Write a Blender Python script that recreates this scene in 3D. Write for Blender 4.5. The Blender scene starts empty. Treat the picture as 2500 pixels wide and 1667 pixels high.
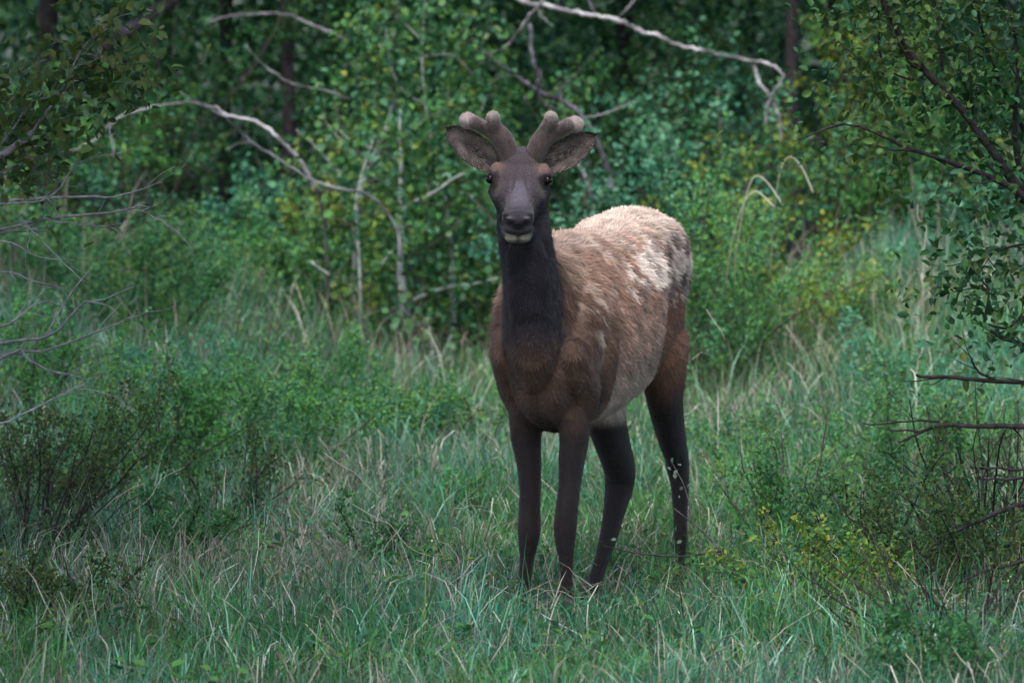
import bpy, math, random
import numpy as np
from mathutils import Vector

# ------------------------------------------------------------------ camera
SC = bpy.context.scene
COL = SC.collection
W_PX, H_PX = 2500.0, 1667.0          # photograph pixels
CAM_D, CAM_H = 22.0, 2.2             # metres from the animal, metres above its ground
F_PX = 15400.0                       # focal length in photograph pixels
PITCH = math.radians(3.25)
cam_d = bpy.data.cameras.new("camera")
cam = bpy.data.objects.new("camera", cam_d)
COL.objects.link(cam)
cam.location = (0, -CAM_D, CAM_H)
cam.rotation_euler = (math.pi / 2 - PITCH, 0, 0)
cam_d.sensor_width = 36.0
cam_d.lens = 36.0 * F_PX / W_PX
cam_d.clip_start = 0.5
cam_d.clip_end = 600.0
cam_d.dof.use_dof = True
cam_d.dof.focus_distance = 22.0
cam_d.dof.aperture_fstop = 5.6
SC.camera = cam

# ------------------------------------------------------------------ sky, sun, exposure
SUN_EL, SUN_AZ = math.radians(58), math.radians(205)   # azimuth from +Y, clockwise
world = bpy.data.worlds.new("World")
SC.world = world
world.use_nodes = True
wn = world.node_tree
bg = wn.nodes["Background"]
sky = wn.nodes.new("ShaderNodeTexSky")
sky.sky_type = 'NISHITA'
sky.sun_disc = False
sky.sun_elevation = SUN_EL
sky.sun_rotation = SUN_AZ
sky.air_density = 1.0
sky.dust_density = 2.5
sky.ozone_density = 1.0
wn.links.new(sky.outputs[0], bg.inputs[0])
bg.inputs[1].default_value = 0.11
sun_d = bpy.data.lights.new("sun", 'SUN')
sun_d.energy = 1.2
sun_d.angle = math.radians(60)
sun_d.color = (1.0, 0.97, 0.92)
sun = bpy.data.objects.new("sun", sun_d)
COL.objects.link(sun)
sd = Vector((math.sin(SUN_AZ) * math.cos(SUN_EL), math.cos(SUN_AZ) * math.cos(SUN_EL), math.sin(SUN_EL)))
sun.rotation_euler = sd.to_track_quat('Z', 'Y').to_euler()
sun.location = sd * 40
SC.view_settings.view_transform = 'Standard'
SC.view_settings.look = 'None'
SC.view_settings.gamma = 1.0
SC.view_settings.exposure = 2.32
SC.cycles.max_bounces = 6
SC.cycles.diffuse_bounces = 3
SC.cycles.transmission_bounces = 3
SC.cycles.transparent_max_bounces = 4
SC.cycles.use_denoising = True

# ------------------------------------------------------------------ helpers
rng = np.random.default_rng(7)

def P(px, py, Y):
    """Point at depth Y (world) on the ray through photograph pixel (px, py)."""
    dx = (px - W_PX / 2) / F_PX
    dz = -(py - H_PX / 2) / F_PX
    c, s = math.cos(PITCH), math.sin(PITCH)
    d = np.array([dx, c + dz * s, -s + dz * c])
    k = (Y + CAM_D) / d[1]
    return np.array([0, -CAM_D, CAM_H]) + d * k

def unit(v):
    v = np.asarray(v, float)
    return v / np.maximum(np.linalg.norm(v, axis=-1, keepdims=True), 1e-9)

def hash3(ix, iy, iz, seed):
    h = (ix * 374761393 + iy * 668265263 + iz * 2147483647 + seed * 974711) & 0xffffffff
    h = ((h ^ (h >> 13)) * 1274126177) & 0xffffffff
    h = ((h ^ (h >> 16)) * 2246822519) & 0xffffffff
    return ((h ^ (h >> 15)) & 0xffff) / 65535.0

def vnoise(p, seed=0):
    """Value noise in 0..1 at points p (N,3)."""
    p = np.asarray(p, float)
    i = np.floor(p).astype(np.int64)
    f = p - i
    f = f * f * (3 - 2 * f)
    r = 0
    for dx in (0, 1):
        for dy in (0, 1):
            for dz in (0, 1):
                w = ((f[:, 0] if dx else 1 - f[:, 0]) * (f[:, 1] if dy else 1 - f[:, 1]) * (f[:, 2] if dz else 1 - f[:, 2]))
                r = r + w * hash3(i[:, 0] + dx, i[:, 1] + dy, i[:, 2] + dz, seed)
    return r

def fbm(p, seed=0, oct=3):
    a, s, r = 0.5, 1.0, 0
    for k in range(oct):
        r = r + a * vnoise(np.asarray(p) * s, seed + k * 17)
        a *= .5
        s *= 2.03
    return r / (1 - .5 ** oct)

def sstep(a, b, x):
    t = np.clip((x - a) / (b - a), 0, 1)
    return t * t * (3 - 2 * t)

def mix(a, b, t):
    t = np.asarray(t)[..., None]
    return np.asarray(a) * (1 - t) + np.asarray(b) * t

def new_obj(name, data, parent=None):
    o = bpy.data.objects.new(name, data)
    COL.objects.link(o)
    if parent is not None:
        o.parent = parent
    return o

def tag(o, label=None, cat=None, group=None, kind=None):
    if label: o["label"] = label
    if cat: o["category"] = cat
    if group: o["group"] = group
    if kind: o["kind"] = kind
    return o

def empty(name, loc):
    o = new_obj(name, None)
    o.location = tuple(float(x) for x in loc)
    return o

class MB:
    """Collects vertices, faces and a colour per vertex; builds ONE mesh."""
    def __init__(self):
        self.v, self.q, self.t, self.c, self.n = [], [], [], [], 0
    def add(self, v, quads=None, tris=None, col=(1, 1, 1)):
        v = np.asarray(v, float).reshape(-1, 3)
        col = np.asarray(col, float)
        if col.ndim == 1:
            col = np.tile(col, (len(v), 1))
        self.v.append(v); self.c.append(col)
        if quads is not None and len(quads): self.q.append(np.asarray(quads, np.int64).reshape(-1, 4) + self.n)
        if tris is not None and len(tris): self.t.append(np.asarray(tris, np.int64).reshape(-1, 3) + self.n)
        self.n += len(v)
    def mesh(self, name, origin=(0, 0, 0), smooth=True):
        me = bpy.data.meshes.new(name)
        v = np.concatenate(self.v) - np.asarray(origin, float)
        c = np.concatenate(self.c)
        q = np.concatenate(self.q) if self.q else np.zeros((0, 4), np.int64)
        t = np.concatenate(self.t) if self.t else np.zeros((0, 3), np.int64)
        me.vertices.add(len(v))
        me.vertices.foreach_set("co", v.astype(np.float32).ravel())
        nl = len(q) * 4 + len(t) * 3
        me.loops.add(nl)
        me.loops.foreach_set("vertex_index", np.concatenate([q.ravel(), t.ravel()]).astype(np.int32))
        me.polygons.add(len(q) + len(t))
        st = np.concatenate([np.arange(len(q)) * 4, len(q) * 4 + np.arange(len(t)) * 3]).astype(np.int32)
        me.polygons.foreach_set("loop_start", st)
        me.update(calc_edges=True)
        if smooth:
            me.polygons.foreach_set("use_smooth", np.ones(len(q) + len(t), bool))
        a = me.attributes.new("col", 'FLOAT_COLOR', 'POINT')
        a.data.foreach_set("color", np.concatenate([c, np.ones((len(c), 1))], 1).astype(np.float32).ravel())
        return me
    def build(self, name, mat, parent=None, origin=(0, 0, 0), smooth=True):
        me = self.mesh(name, origin, smooth)
        me.materials.append(mat)
        return new_obj(name, me, parent)

# ---- materials
def mat_new(name):
    m = bpy.data.materials.new(name)
    m.use_nodes = True
    nt = m.node_tree
    return m, nt, nt.nodes["Principled BSDF"], nt.nodes["Material Output"]

def noise_node(nt, scale, detail=3.0, obj=True):
    tc = nt.nodes.new("ShaderNodeTexCoord")
    n = nt.nodes.new("ShaderNodeTexNoise")
    n.inputs["Scale"].default_value = scale
    n.inputs["Detail"].default_value = detail
    nt.links.new(tc.outputs["Object"], n.inputs["Vector"])
    return n

def mul_noise(nt, colsock, scale, lo, hi, detail=3.0):
    n = noise_node(nt, scale, detail)
    mr = nt.nodes.new("ShaderNodeMapRange")
    mr.inputs["From Min"].default_value = .3
    mr.inputs["From Max"].default_value = .7
    mr.inputs["To Min"].default_value = lo
    mr.inputs["To Max"].default_value = hi
    nt.links.new(n.outputs["Fac"], mr.inputs["Value"])
    mx = nt.nodes.new("ShaderNodeMix")
    mx.data_type = 'RGBA'
    mx.blend_type = 'MULTIPLY'
    mx.inputs["Factor"].default_value = 1.0
    nt.links.new(colsock, mx.inputs["A"])
    nt.links.new(mr.outputs["Result"], mx.inputs["B"])
    return mx.outputs["Result"]

def mat_attr(name, rough=.8, spec=.2, noise=None, bump=None, trans=0.0, sheen=0.0):
    """Colour from the mesh's own 'col' attribute, broken up by noise; optional light through the leaf."""
    m, nt, b, out = mat_new(name)
    at = nt.nodes.new("ShaderNodeAttribute")
    at.attribute_name = "col"
    c = at.outputs["Color"]
    if noise: c = mul_noise(nt, c, *noise)
    nt.links.new(c, b.inputs["Base Color"])
    b.inputs["Roughness"].default_value = rough
    b.inputs["Specular IOR Level"].default_value = spec
    if sheen: b.inputs["Sheen Weight"].default_value = sheen
    if bump:
        n = noise_node(nt, bump[0], 4)
        bn = nt.nodes.new("ShaderNodeBump")
        bn.inputs["Strength"].default_value = bump[1]
        bn.inputs["Distance"].default_value = bump[2]
        nt.links.new(n.outputs["Fac"], bn.inputs["Height"])
        nt.links.new(bn.outputs["Normal"], b.inputs["Normal"])
    if trans:
        tr = nt.nodes.new("ShaderNodeBsdfTranslucent")
        nt.links.new(c, tr.inputs["Color"])
        ms = nt.nodes.new("ShaderNodeMixShader")
        ms.inputs[0].default_value = trans
        nt.links.new(b.outputs[0], ms.inputs[1])
        nt.links.new(tr.outputs[0], ms.inputs[2])
        nt.links.new(ms.outputs[0], out.inputs["Surface"])
    return m

# ---- curves and tubes
def resample(pts, k=4):
    """Catmull-Rom through rows of pts (any columns)."""
    p = np.asarray(pts, float)
    if len(p) < 3:
        t = np.linspace(0, 1, k + 1)[:, None]
        return p[0] * (1 - t) + p[-1] * t
    e = np.vstack([2 * p[0] - p[1], p, 2 * p[-1] - p[-2]])
    out = []
    for i in range(1, len(e) - 2):
        p0, p1, p2, p3 = e[i - 1], e[i], e[i + 1], e[i + 2]
        for t in np.arange(k) / k:
            out.append(.5 * (2 * p1 + (p2 - p0) * t + (2 * p0 - 5 * p1 + 4 * p2 - p3) * t * t + (3 * p1 - p0 - 3 * p2 + p3) * t ** 3))
    out.append(e[-2])
    return np.array(out)

def tube(mb, pts, rad, sides=6, col=(1, 1, 1), knobs=0.0):
    pts = np.asarray(pts, float)
    rad = np.broadcast_to(np.asarray(rad, float), (len(pts),)).copy()
    if knobs: rad *= 1 + knobs * rng.uniform(-1, 1, len(rad))
    T = unit(np.gradient(pts, axis=0))
    ref = np.array([0.31, 0.17, 0.93]) if abs(T[0][2]) < .8 else np.array([.93, .3, .1])
    A = unit(np.cross(T, ref))
    B = np.cross(T, A)
    ang = np.arange(sides) * 2 * math.pi / sides
    ring = pts[:, None, :] + rad[:, None, None] * (np.cos(ang)[None, :, None] * A[:, None, :] + np.sin(ang)[None, :, None] * B[:, None, :])
    n = len(pts)
    i = np.arange(n - 1)[:, None] * sides
    j = np.arange(sides)[None, :]
    k = (np.arange(sides)[None, :] + 1) % sides
    q = np.stack([i + j, i + k, i + sides + k, i + sides + j], -1).reshape(-1, 4)
    v = np.vstack([ring.reshape(-1, 3), pts[-1] + T[-1] * rad[-1], pts[0] - T[0] * rad[0] * .3])
    top, bot = n * sides, n * sides + 1
    tr = [((n - 1) * sides + a, (n - 1) * sides + (a + 1) % sides, top) for a in range(sides)]
    tr += [((a + 1) % sides, a, bot) for a in range(sides)]
    c = np.asarray(col, float)
    if c.ndim == 2:
        c = np.vstack([np.repeat(c, sides, 0), c[-1], c[0]])
    mb.add(v, q, tr, c)

UP = np.array([0, 0, 1.0])
# ------------------------------------------------------------------ the ground
def ground_h(x, y):
    x = np.asarray(x, float); y = np.asarray(y, float)
    p = np.stack([x * .45, y * .45, np.zeros_like(x)], -1).reshape(-1, 3)
    n = (fbm(p, 50, 3).reshape(x.shape) - .5)
    calm = 1 - np.exp(-(((x - .4) / 1.2) ** 2 + ((y - .5) / 1.4) ** 2))
    far = np.clip(y - 20, 0, None)
    rise = (.80 * sstep(.2, 3.0, x) + .62 * sstep(-.7, -2.8, x)) * sstep(2.0, 15.0, y)
    return n * .14 * calm + rise + .010 * far + .0009 * far ** 2

def G(px, py, z=0.0):
    """Ground point (x, y) seen at photograph pixel (px, py)."""
    dz = -(py - H_PX / 2) / F_PX
    c, s = math.cos(PITCH), math.sin(PITCH)
    d = np.array([(px - W_PX / 2) / F_PX, c + dz * s, -s + dz * c])
    k = (z - CAM_H) / d[2]
    for _ in range(12):
        x_, y_ = d[0] * k, -CAM_D + d[1] * k
        zg = float(ground_h(np.array([x_]), np.array([y_]))[0]) + z
        k = .5 * k + .5 * (zg - CAM_H) / d[2]
    return d[0] * k, -CAM_D + d[1] * k

gx = np.concatenate([np.linspace(-70, -9, 30), np.linspace(-8.6, 8.6, 84), np.linspace(9, 70, 30)])
gy = np.concatenate([np.linspace(-40, -7, 24), np.linspace(-6.7, 18, 110), np.linspace(18.6, 120, 60)])
X, Yg = np.meshgrid(gx, gy)
Z = ground_h(X, Yg)
gm = MB()
nx = len(gx)
idx = (np.arange(len(gy) - 1)[:, None] * nx + np.arange(nx - 1)[None, :]).ravel()
gm.add(np.stack([X, Yg, Z], -1).reshape(-1, 3), np.stack([idx, idx + 1, idx + nx + 1, idx + nx], 1), None, (1, 1, 1))
m, nt, b, out = mat_new("meadow_soil")
n = noise_node(nt, 3.0, 8)
cr = nt.nodes.new("ShaderNodeValToRGB")
cr.color_ramp.elements[0].position = .35; cr.color_ramp.elements[0].color = (.016, .020, .010, 1)
cr.color_ramp.elements[1].position = .68; cr.color_ramp.elements[1].color = (.060, .046, .030, 1)
e = cr.color_ramp.elements.new(.52); e.color = (.022, .034, .014, 1)
nt.links.new(n.outputs["Fac"], cr.inputs["Fac"])
nt.links.new(cr.outputs["Color"], b.inputs["Base Color"])
b.inputs["Roughness"].default_value = .95
n2 = noise_node(nt, 40, 6)
bn = nt.nodes.new("ShaderNodeBump"); bn.inputs["Strength"].default_value = .8; bn.inputs["Distance"].default_value = .03
nt.links.new(n2.outputs["Fac"], bn.inputs["Height"]); nt.links.new(bn.outputs["Normal"], b.inputs["Normal"])
ground = gm.build("ground", m)
tag(ground, kind="structure")

# ------------------------------------------------------------------ plant materials
M_GRASS = mat_attr("grass_blade", rough=.55, spec=.22, trans=.28)
M_STRAW = mat_attr("dry_grass", rough=.7, spec=.25, trans=.15)
M_LEAF = mat_attr("shrub_leaf", rough=.55, spec=.22, trans=.30)
M_BARK = mat_attr("bark", rough=.9, spec=.15, noise=(35, .55, 1.35), bump=(60, .7, .01))
M_PALEBARK = mat_attr("pale_bark", rough=.8, spec=.2, noise=(14, .60, 1.25, 6.0), bump=(50, .5, .006))

def mat_leafobj(name, cols):
    """Leaf pieces: colour picked per object, slight vein-wise noise, light through the blade."""
    m, nt, b, out = mat_new(name)
    oi = nt.nodes.new("ShaderNodeObjectInfo")
    cr = nt.nodes.new("ShaderNodeValToRGB")
    cr.color_ramp.interpolation = 'LINEAR'
    el = cr.color_ramp.elements
    for i, c in enumerate(cols):
        if i < 2:
            e = el[i]; e.position = i / (len(cols) - 1) if i == 0 else 1.0
        else:
            e = el.new((i - 1) / (len(cols) - 1))
        e.color = (*c, 1)
    nt.links.new(oi.outputs["Random"], cr.inputs["Fac"])
    c = mul_noise(nt, cr.outputs["Color"], 60, .8, 1.15)
    nt.links.new(c, b.inputs["Base Color"])
    b.inputs["Roughness"].default_value = .5
    b.inputs["Specular IOR Level"].default_value = .25
    tr = nt.nodes.new("ShaderNodeBsdfTranslucent")
    nt.links.new(c, tr.inputs["Color"])
    ms = nt.nodes.new("ShaderNodeMixShader"); ms.inputs[0].default_value = .30
    nt.links.new(b.outputs[0], ms.inputs[1]); nt.links.new(tr.outputs[0], ms.inputs[2])
    nt.links.new(ms.outputs[0], out.inputs["Surface"])
    return m

# ---- batches of blades and leaves
def blades(mb, base, h, w, az, lean, droop, col, levels=3, kink=0.0, r=rng):
    """Grass blades: base (N,3); grow up, lean towards azimuth az, droop at the tip."""
    n = len(base)
    d = np.stack([np.cos(az), np.sin(az), np.zeros(n)], 1)
    face = az + r.normal(0, .9, n) + math.pi / 2
    side = np.stack([np.cos(face), np.sin(face), np.zeros(n)], 1)
    vs, cs = [], []
    p = base.copy()
    ang = lean.copy()
    for i in range(levels):
        t = i / levels
        ww = (w * (1 - .55 * t))[:, None]
        vs += [p - side * ww * .5, p + side * ww * .5]
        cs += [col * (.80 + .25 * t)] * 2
        st = h / levels
        p = p + d * (np.sin(ang) * st)[:, None] + UP * (np.cos(ang) * st)[:, None]
        ang = ang + droop / levels * (1 + i) + (kink * r.normal(0, 1, n) if kink else 0)
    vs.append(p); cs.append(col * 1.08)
    k = 2 * levels + 1
    V = np.stack(vs, 1).reshape(-1, 3)
    Cc = np.stack(cs, 1).reshape(-1, 3)
    b0 = np.arange(n)[:, None] * k
    q = np.concatenate([b0 + np.array([[2 * i, 2 * i + 1, 2 * i + 3, 2 * i + 2]]) for i in range(levels - 1)]) if levels > 1 else None
    t = b0 + np.array([[2 * levels - 2, 2 * levels - 1, 2 * levels]])
    mb.add(V, q, t, Cc)

def leaf_batch(mb, pos, ax, nr, L, Wd, col, big=False, fold=.25):
    """Leaves from their stalk end pos, along ax, facing nr."""
    n = len(pos)
    ax = unit(ax)
    nr = unit(nr - ax * (nr * ax).sum(1, keepdims=True))
    sd = np.cross(ax, nr)
    L = L[:, None]; Wd = Wd[:, None]
    b0 = np.arange(n)[:, None]
    if big:
        V = np.stack([pos, pos + ax * L * .28 + sd * Wd * .46 + nr * Wd * fold, pos + ax * L * .68 + sd * Wd * .40 + nr * Wd * fold * .7, pos + ax * L - nr * L * .06,
                      pos + ax * L * .68 - sd * Wd * .40 + nr * Wd * fold * .7, pos + ax * L * .28 - sd * Wd * .46 + nr * Wd * fold], 1)
        q = np.concatenate([b0 * 6 + np.array([[0, 1, 2, 3]]), b0 * 6 + np.array([[0, 3, 4, 5]])])
        mb.add(V.reshape(-1, 3), q, None, np.repeat(col, 6, 0))
    else:
        V = np.stack([pos, pos + ax * L * .45 + sd * Wd * .5 + nr * Wd * fold, pos + ax * L, pos + ax * L * .45 - sd * Wd * .5 + nr * Wd * fold], 1)
        t = np.concatenate([b0 * 4 + np.array([[0, 1, 2]]), b0 * 4 + np.array([[0, 2, 3]])])
        mb.add(V.reshape(-1, 3), None, t, np.repeat(col, 4, 0))

def pick(pal, n, r, wts=None):
    pal = np.asarray(pal, float)
    return pal[r.choice(len(pal), n, p=wts)]

GREENS = [(.040, .105, .030), (.055, .135, .040), (.075, .150, .040), (.040, .110, .060), (.055, .130, .085)]
# ------------------------------------------------------------------ grass
rg = np.random.default_rng(101)
def scatter(n, y0, y1, margin=1.2, power=1.0):
    y = y0 + (y1 - y0) * rg.random(n) ** power
    hw = .0815 * (CAM_D + y) + margin
    x = (rg.random(n) * 2 - 1) * hw
    return x, y
def bump2(x, y, px, py, rx, ry):
    cx, cy = G(px, py, .1)
    return np.exp(-((x - cx) / rx) ** 2 - ((y - cy) / ry) ** 2)
def grass_height(x, y):
    n = fbm(np.stack([x * 1.1, y * .7, np.zeros_like(x)], 1), 61, 2)
    h = .14 + .22 * n ** 1.5 + .06 * sstep(2, 6, y)
    h = h + .10 * bump2(x, y, 500, 930, .9, 2.2) + .16 * bump2(x, y, 560, 860, .6, 2.5)
    h = h + .10 * bump2(x, y, 2050, 850, 1.0, 3)
    h = h + .06 * bump2(x, y, 350, 1420, .7, 1.5)
    el = np.exp(-(((x - .33) / .62) ** 2 + ((y - .0) / 1.35) ** 2))
    return h * (1 - .62 * el)
def straw_frac(x, y):
    n = fbm(np.stack([x * 1.3, y * .6, np.zeros_like(x)], 1), 71, 3)
    f = .06 + .30 * sstep(.52, .72, n)
    f = f + .28 * bump2(x, y, 850, 1330, .5, 1.0) + .25 * bump2(x, y, 1830, 960, .5, 1.6) + .38 * bump2(x, y, 300, 1400, .9, 1.3) + .3 * bump2(x, y, 1100, 880, .5, 1.5)
    f = f + .25 * bump2(x, y, 1750, 1610, .25, .35)
    f = f * (.45 + .55 * sstep(-2.6, -1.4, y))
    return np.clip(f, 0, .75)
def grass_col(x, y, r):
    n = len(x)
    zone = fbm(np.stack([x * .8, y * .45, np.zeros(n)], 1), 81, 2)
    z2 = fbm(np.stack([x * 2.1, y * 1.2, np.zeros(n)], 1), 83, 2)
    g = mix(np.array([.030, .140, .036]), np.array([.038, .165, .096]), sstep(.38, .62, zone + r.normal(0, .10, n)))
    g = mix(g, np.array([.22, .38, .29]), (r.random(n) < .33) * r.random(n))
    g = mix(g, np.array([.075, .150, .022]), (r.random(n) < .18) * sstep(.45, .6, z2))
    z3 = fbm(np.stack([x * 3.3, y * 2.0, np.zeros(n)], 1), 87, 2)
    g = mix(g, np.array([.058, .175, .032]), sstep(.52, .66, z3) * .6)
    g = g * (.72 + .62 * sstep(.30, .70, z2))[:, None]
    g = g * r.uniform(.55, 1.5, (n, 1))
    st = pick([(.33, .30, .235), (.26, .24, .19), (.44, .41, .34), (.17, .135, .10), (.11, .085, .065)], n, r, [.30, .28, .14, .18, .10]) * r.uniform(.75, 1.2, (n, 1))
    is_st = r.random(n) < straw_frac(x, y)
    return np.where(is_st[:, None], st, g), is_st

gm = MB()
# tufts
nt_ = 8000
tx, ty = scatter(nt_, -4.6, 15.5, 1.3, 1.15)
per = rg.integers(9, 20, nt_)
x = np.repeat(tx, per); y = np.repeat(ty, per)
n = len(x)
th = np.repeat(rg.uniform(.7, 1.25, nt_), per)
oa = rg.uniform(0, 2 * math.pi, n); orad = np.abs(rg.normal(0, .035, n))
x = x + np.cos(oa) * orad; y = y + np.sin(oa) * orad
az = oa + rg.normal(0, .5, n)
h = grass_height(x, y) * th * rg.uniform(.55, 1.35, n)
c, is_st = grass_col(x, y, rg)
tc = np.repeat(rg.uniform(.75, 1.25, nt_), per)[:, None]
blades(gm, np.stack([x, y, ground_h(x, y) - .01], 1), h, rg.uniform(.0028, .0075, n), az, np.abs(rg.normal(.18, .30, n)), rg.uniform(.05, 1.9, n), c * tc, r=rg)
# single blades between
n = 54000
x, y = scatter(n, -4.6, 15.5, 1.3, 1.2)
h = grass_height(x, y) * rg.uniform(.45, 1.25, n)
c, is_st = grass_col(x, y, rg)
blades(gm, np.stack([x, y, ground_h(x, y) - .01], 1), h, rg.uniform(.0025, .0065, n), rg.uniform(0, 6.283, n), np.abs(rg.normal(.25, .45, n)), rg.uniform(0, 1.8, n), c, levels=2, r=rg)
grass = gm.build("grass", M_GRASS)
tag(grass, "green and straw coloured meadow grass covering the whole clearing", "grass", kind="stuff")

# dry stalks: long, kinked, some lying over the grass
sm = MB()
n = 9000
x, y = scatter(n, -4.2, 13.0, 1.2, 1.1)
keep = rg.random(n) < .40 + straw_frac(x, y)
x, y = x[keep], y[keep]; n = len(x)
el = np.exp(-(((x - .35) / .5) ** 2 + ((y - .35) / .9) ** 2))
h = grass_height(x, y) * rg.uniform(.9, 1.7, n) * (1 - .3 * el)
c = pick([(.46, .42, .34), (.36, .33, .26), (.56, .52, .45), (.24, .19, .14)], n, rg) * rg.uniform(.75, 1.15, (n, 1))
lean = np.abs(rg.normal(.15, .35, n))
blades(sm, np.stack([x, y, ground_h(x, y) - .01], 1), h, rg.uniform(.003, .008, n), rg.uniform(0, 6.283, n), lean, rg.uniform(.2, 2.6, n), c, levels=5, kink=.35, r=rg)
# flattened thatch
n = 7000
x, y = scatter(n, -4.2, 9.0, 1.2, 1.1)
c = pick([(.30, .27, .21), (.20, .165, .125), (.38, .35, .29), (.13, .10, .075)], n, rg) * rg.uniform(.7, 1.15, (n, 1))
blades(sm, np.stack([x, y, ground_h(x, y) + rg.uniform(.01, .09, n)], 1), rg.uniform(.12, .32, n), rg.uniform(.003, .007, n), rg.uniform(0, 6.283, n), rg.normal(1.25, .25, n), rg.uniform(-.2, .7, n), c, levels=3, kink=.2, r=rg)
# long thin straws lying across, where the photograph shows them
def straw(px0, py0, px1, py1, Y0, Y1, r=.0015, bow=.02, col=(.36, .315, .235)):
    a, b_ = P(px0, py0, Y0), P(px1, py1, Y1)
    L_ = np.linalg.norm(b_ - a)
    mid = [a + (b_ - a) * u + UP * bow * (1 - abs(2 * u - 1)) + rg.normal(0, .018 * L_, 3) for u in (.3, .5, .75)]
    pts = resample([a, *mid, b_], 3)
    tube(sm, pts, np.linspace(r, r * .5, len(pts)), 4, col)
for a in [(1440, 1455, 1300, 1435, -.6, -.3), (1655, 1445, 1810, 1470, -1.0, -1.1), (1740, 1455, 1990, 1510, -1.1, -1.3), (1690, 1560, 1660, 1430, -1.6, -1.2), (1912, 1528, 1970, 1466, -1.6, -1.5), (1912, 1528, 2010, 1565, -1.6, -1.8),
          (1912, 1528, 1845, 1523, -1.6, -1.4), (790, 1105, 930, 1215, .8, .3), (860, 1230, 1060, 1360, .0, -.6), (1730, 1560, 1800, 1595, -1.8, -1.9), (2085, 1440, 2140, 1590, -1.4, -1.9), (2190, 1370, 2320, 1585, -1.2, -1.9),
          (345, 1667, 370, 1545, -2.3, -2.0), (140, 1490, 145, 1560, -1.5, -1.6), (1790, 1365, 1880, 1388, -.6, -.8), (2200, 1450, 2305, 1437, -1.3, -1.3), (560, 740, 575, 660, 9, 9), (1725, 755, 1770, 830, 4, 3.6), (1690, 877, 1735, 868, 3, 3.1),
          (780, 1520, 880, 1600, -1.5, -2.0), (610, 1520, 690, 1570, -1.5, -1.9), (1110, 1240, 1180, 1235, 0, .1), (2240, 500, 2270, 600, 6, 5.6), (450, 1140, 300, 1260, .9, .4), (350, 1180, 255, 1240, .6, .5), (180, 1320, 60, 1445, -.5, -1.0)]:
    straw(*a, bow=rg.uniform(-.01, .03))
for a in [(1835, 428, 1865, 475, 7, 7.1), (1870, 460, 1908, 492, 7, 7), (1930, 383, 1955, 430, 8, 8.1), (1855, 433, 1905, 490, 7.4, 7.6), (1925, 383, 1975, 425, 8.4, 8.6)]:
    pass
for rows, Yd in [([(1790, 690), (1800, 600), (1815, 510), (1832, 447), (1850, 430), (1875, 448), (1907, 494)], 8.0), ([(1770, 700), (1790, 580), (1815, 500), (1836, 470), (1855, 472), (1890, 505)], 7.8), ([(1880, 690), (1890, 520), (1905, 420), (1922, 386), (1940, 388), (1962, 418), (1985, 470)], 8.6)]:
    pl = resample([P(a, b_, Yd) for a, b_ in rows], 5)
    tube(sm, pl, np.linspace(.0030, .0038, len(pl)), 5, mix(np.array([.14, .16, .09]), np.array([.50, .47, .38]), np.linspace(0, 1, len(pl)) ** 1.5))
# broad leaved weeds low in the grass
wm = MB()
nc = 620
wx, wy = scatter(nc, -3.8, 9.0, 1.0, 1.1)
per = rg.integers(8, 20, nc)
x = np.repeat(wx, per); y = np.repeat(wy, per); n = len(x)
hh = np.repeat(rg.uniform(.05, .20, nc), per) * rg.uniform(.3, 1.1, n)
a = rg.uniform(0, 6.283, n); rr = np.abs(rg.normal(0, .045, n))
x = x + np.cos(a) * rr; y = y + np.sin(a) * rr
el = np.exp(-(((x - .33) / .6) ** 2 + (y / 1.2) ** 2))
L = rg.uniform(.018, .05, n)
cw = np.repeat(pick([(.040, .150, .040), (.060, .170, .036), (.036, .140, .070), (.085, .160, .030)], nc, rg), per, 0) * rg.uniform(.7, 1.3, (n, 1))
leaf_batch(wm, np.stack([x, y, ground_h(x, y) + hh * (1 - .6 * el)], 1), np.stack([np.cos(a), np.sin(a), rg.normal(.15, .4, n)], 1), np.stack([rg.normal(0, .4, n), rg.normal(-.2, .4, n), np.ones(n)], 1), L, L * rg.uniform(.4, .75, n), cw, big=True)
weeds = wm.build("weeds", M_LEAF, smooth=False)
tag(weeds, "low broad leaved green weeds growing through the meadow grass", "weeds", kind="stuff")
dry = sm.build("dry_grass", M_STRAW)
tag(dry, "pale dry grass stalks and curled straw scattered through the meadow", "grass", kind="stuff")

# ------------------------------------------------------------------ the animal
YAW = math.radians(17)
E_O = np.array([0.117, 0.0, 0.0])
E_R = np.array([math.sin(YAW), math.cos(YAW), 0.0])      # towards the tail
E_L = np.array([math.cos(YAW), -math.sin(YAW), 0.0])     # towards its left side
UP = np.array([0, 0, 1.0])

def E(s, t, z):
    return E_O + E_R * s + E_L * t + UP * z

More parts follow.
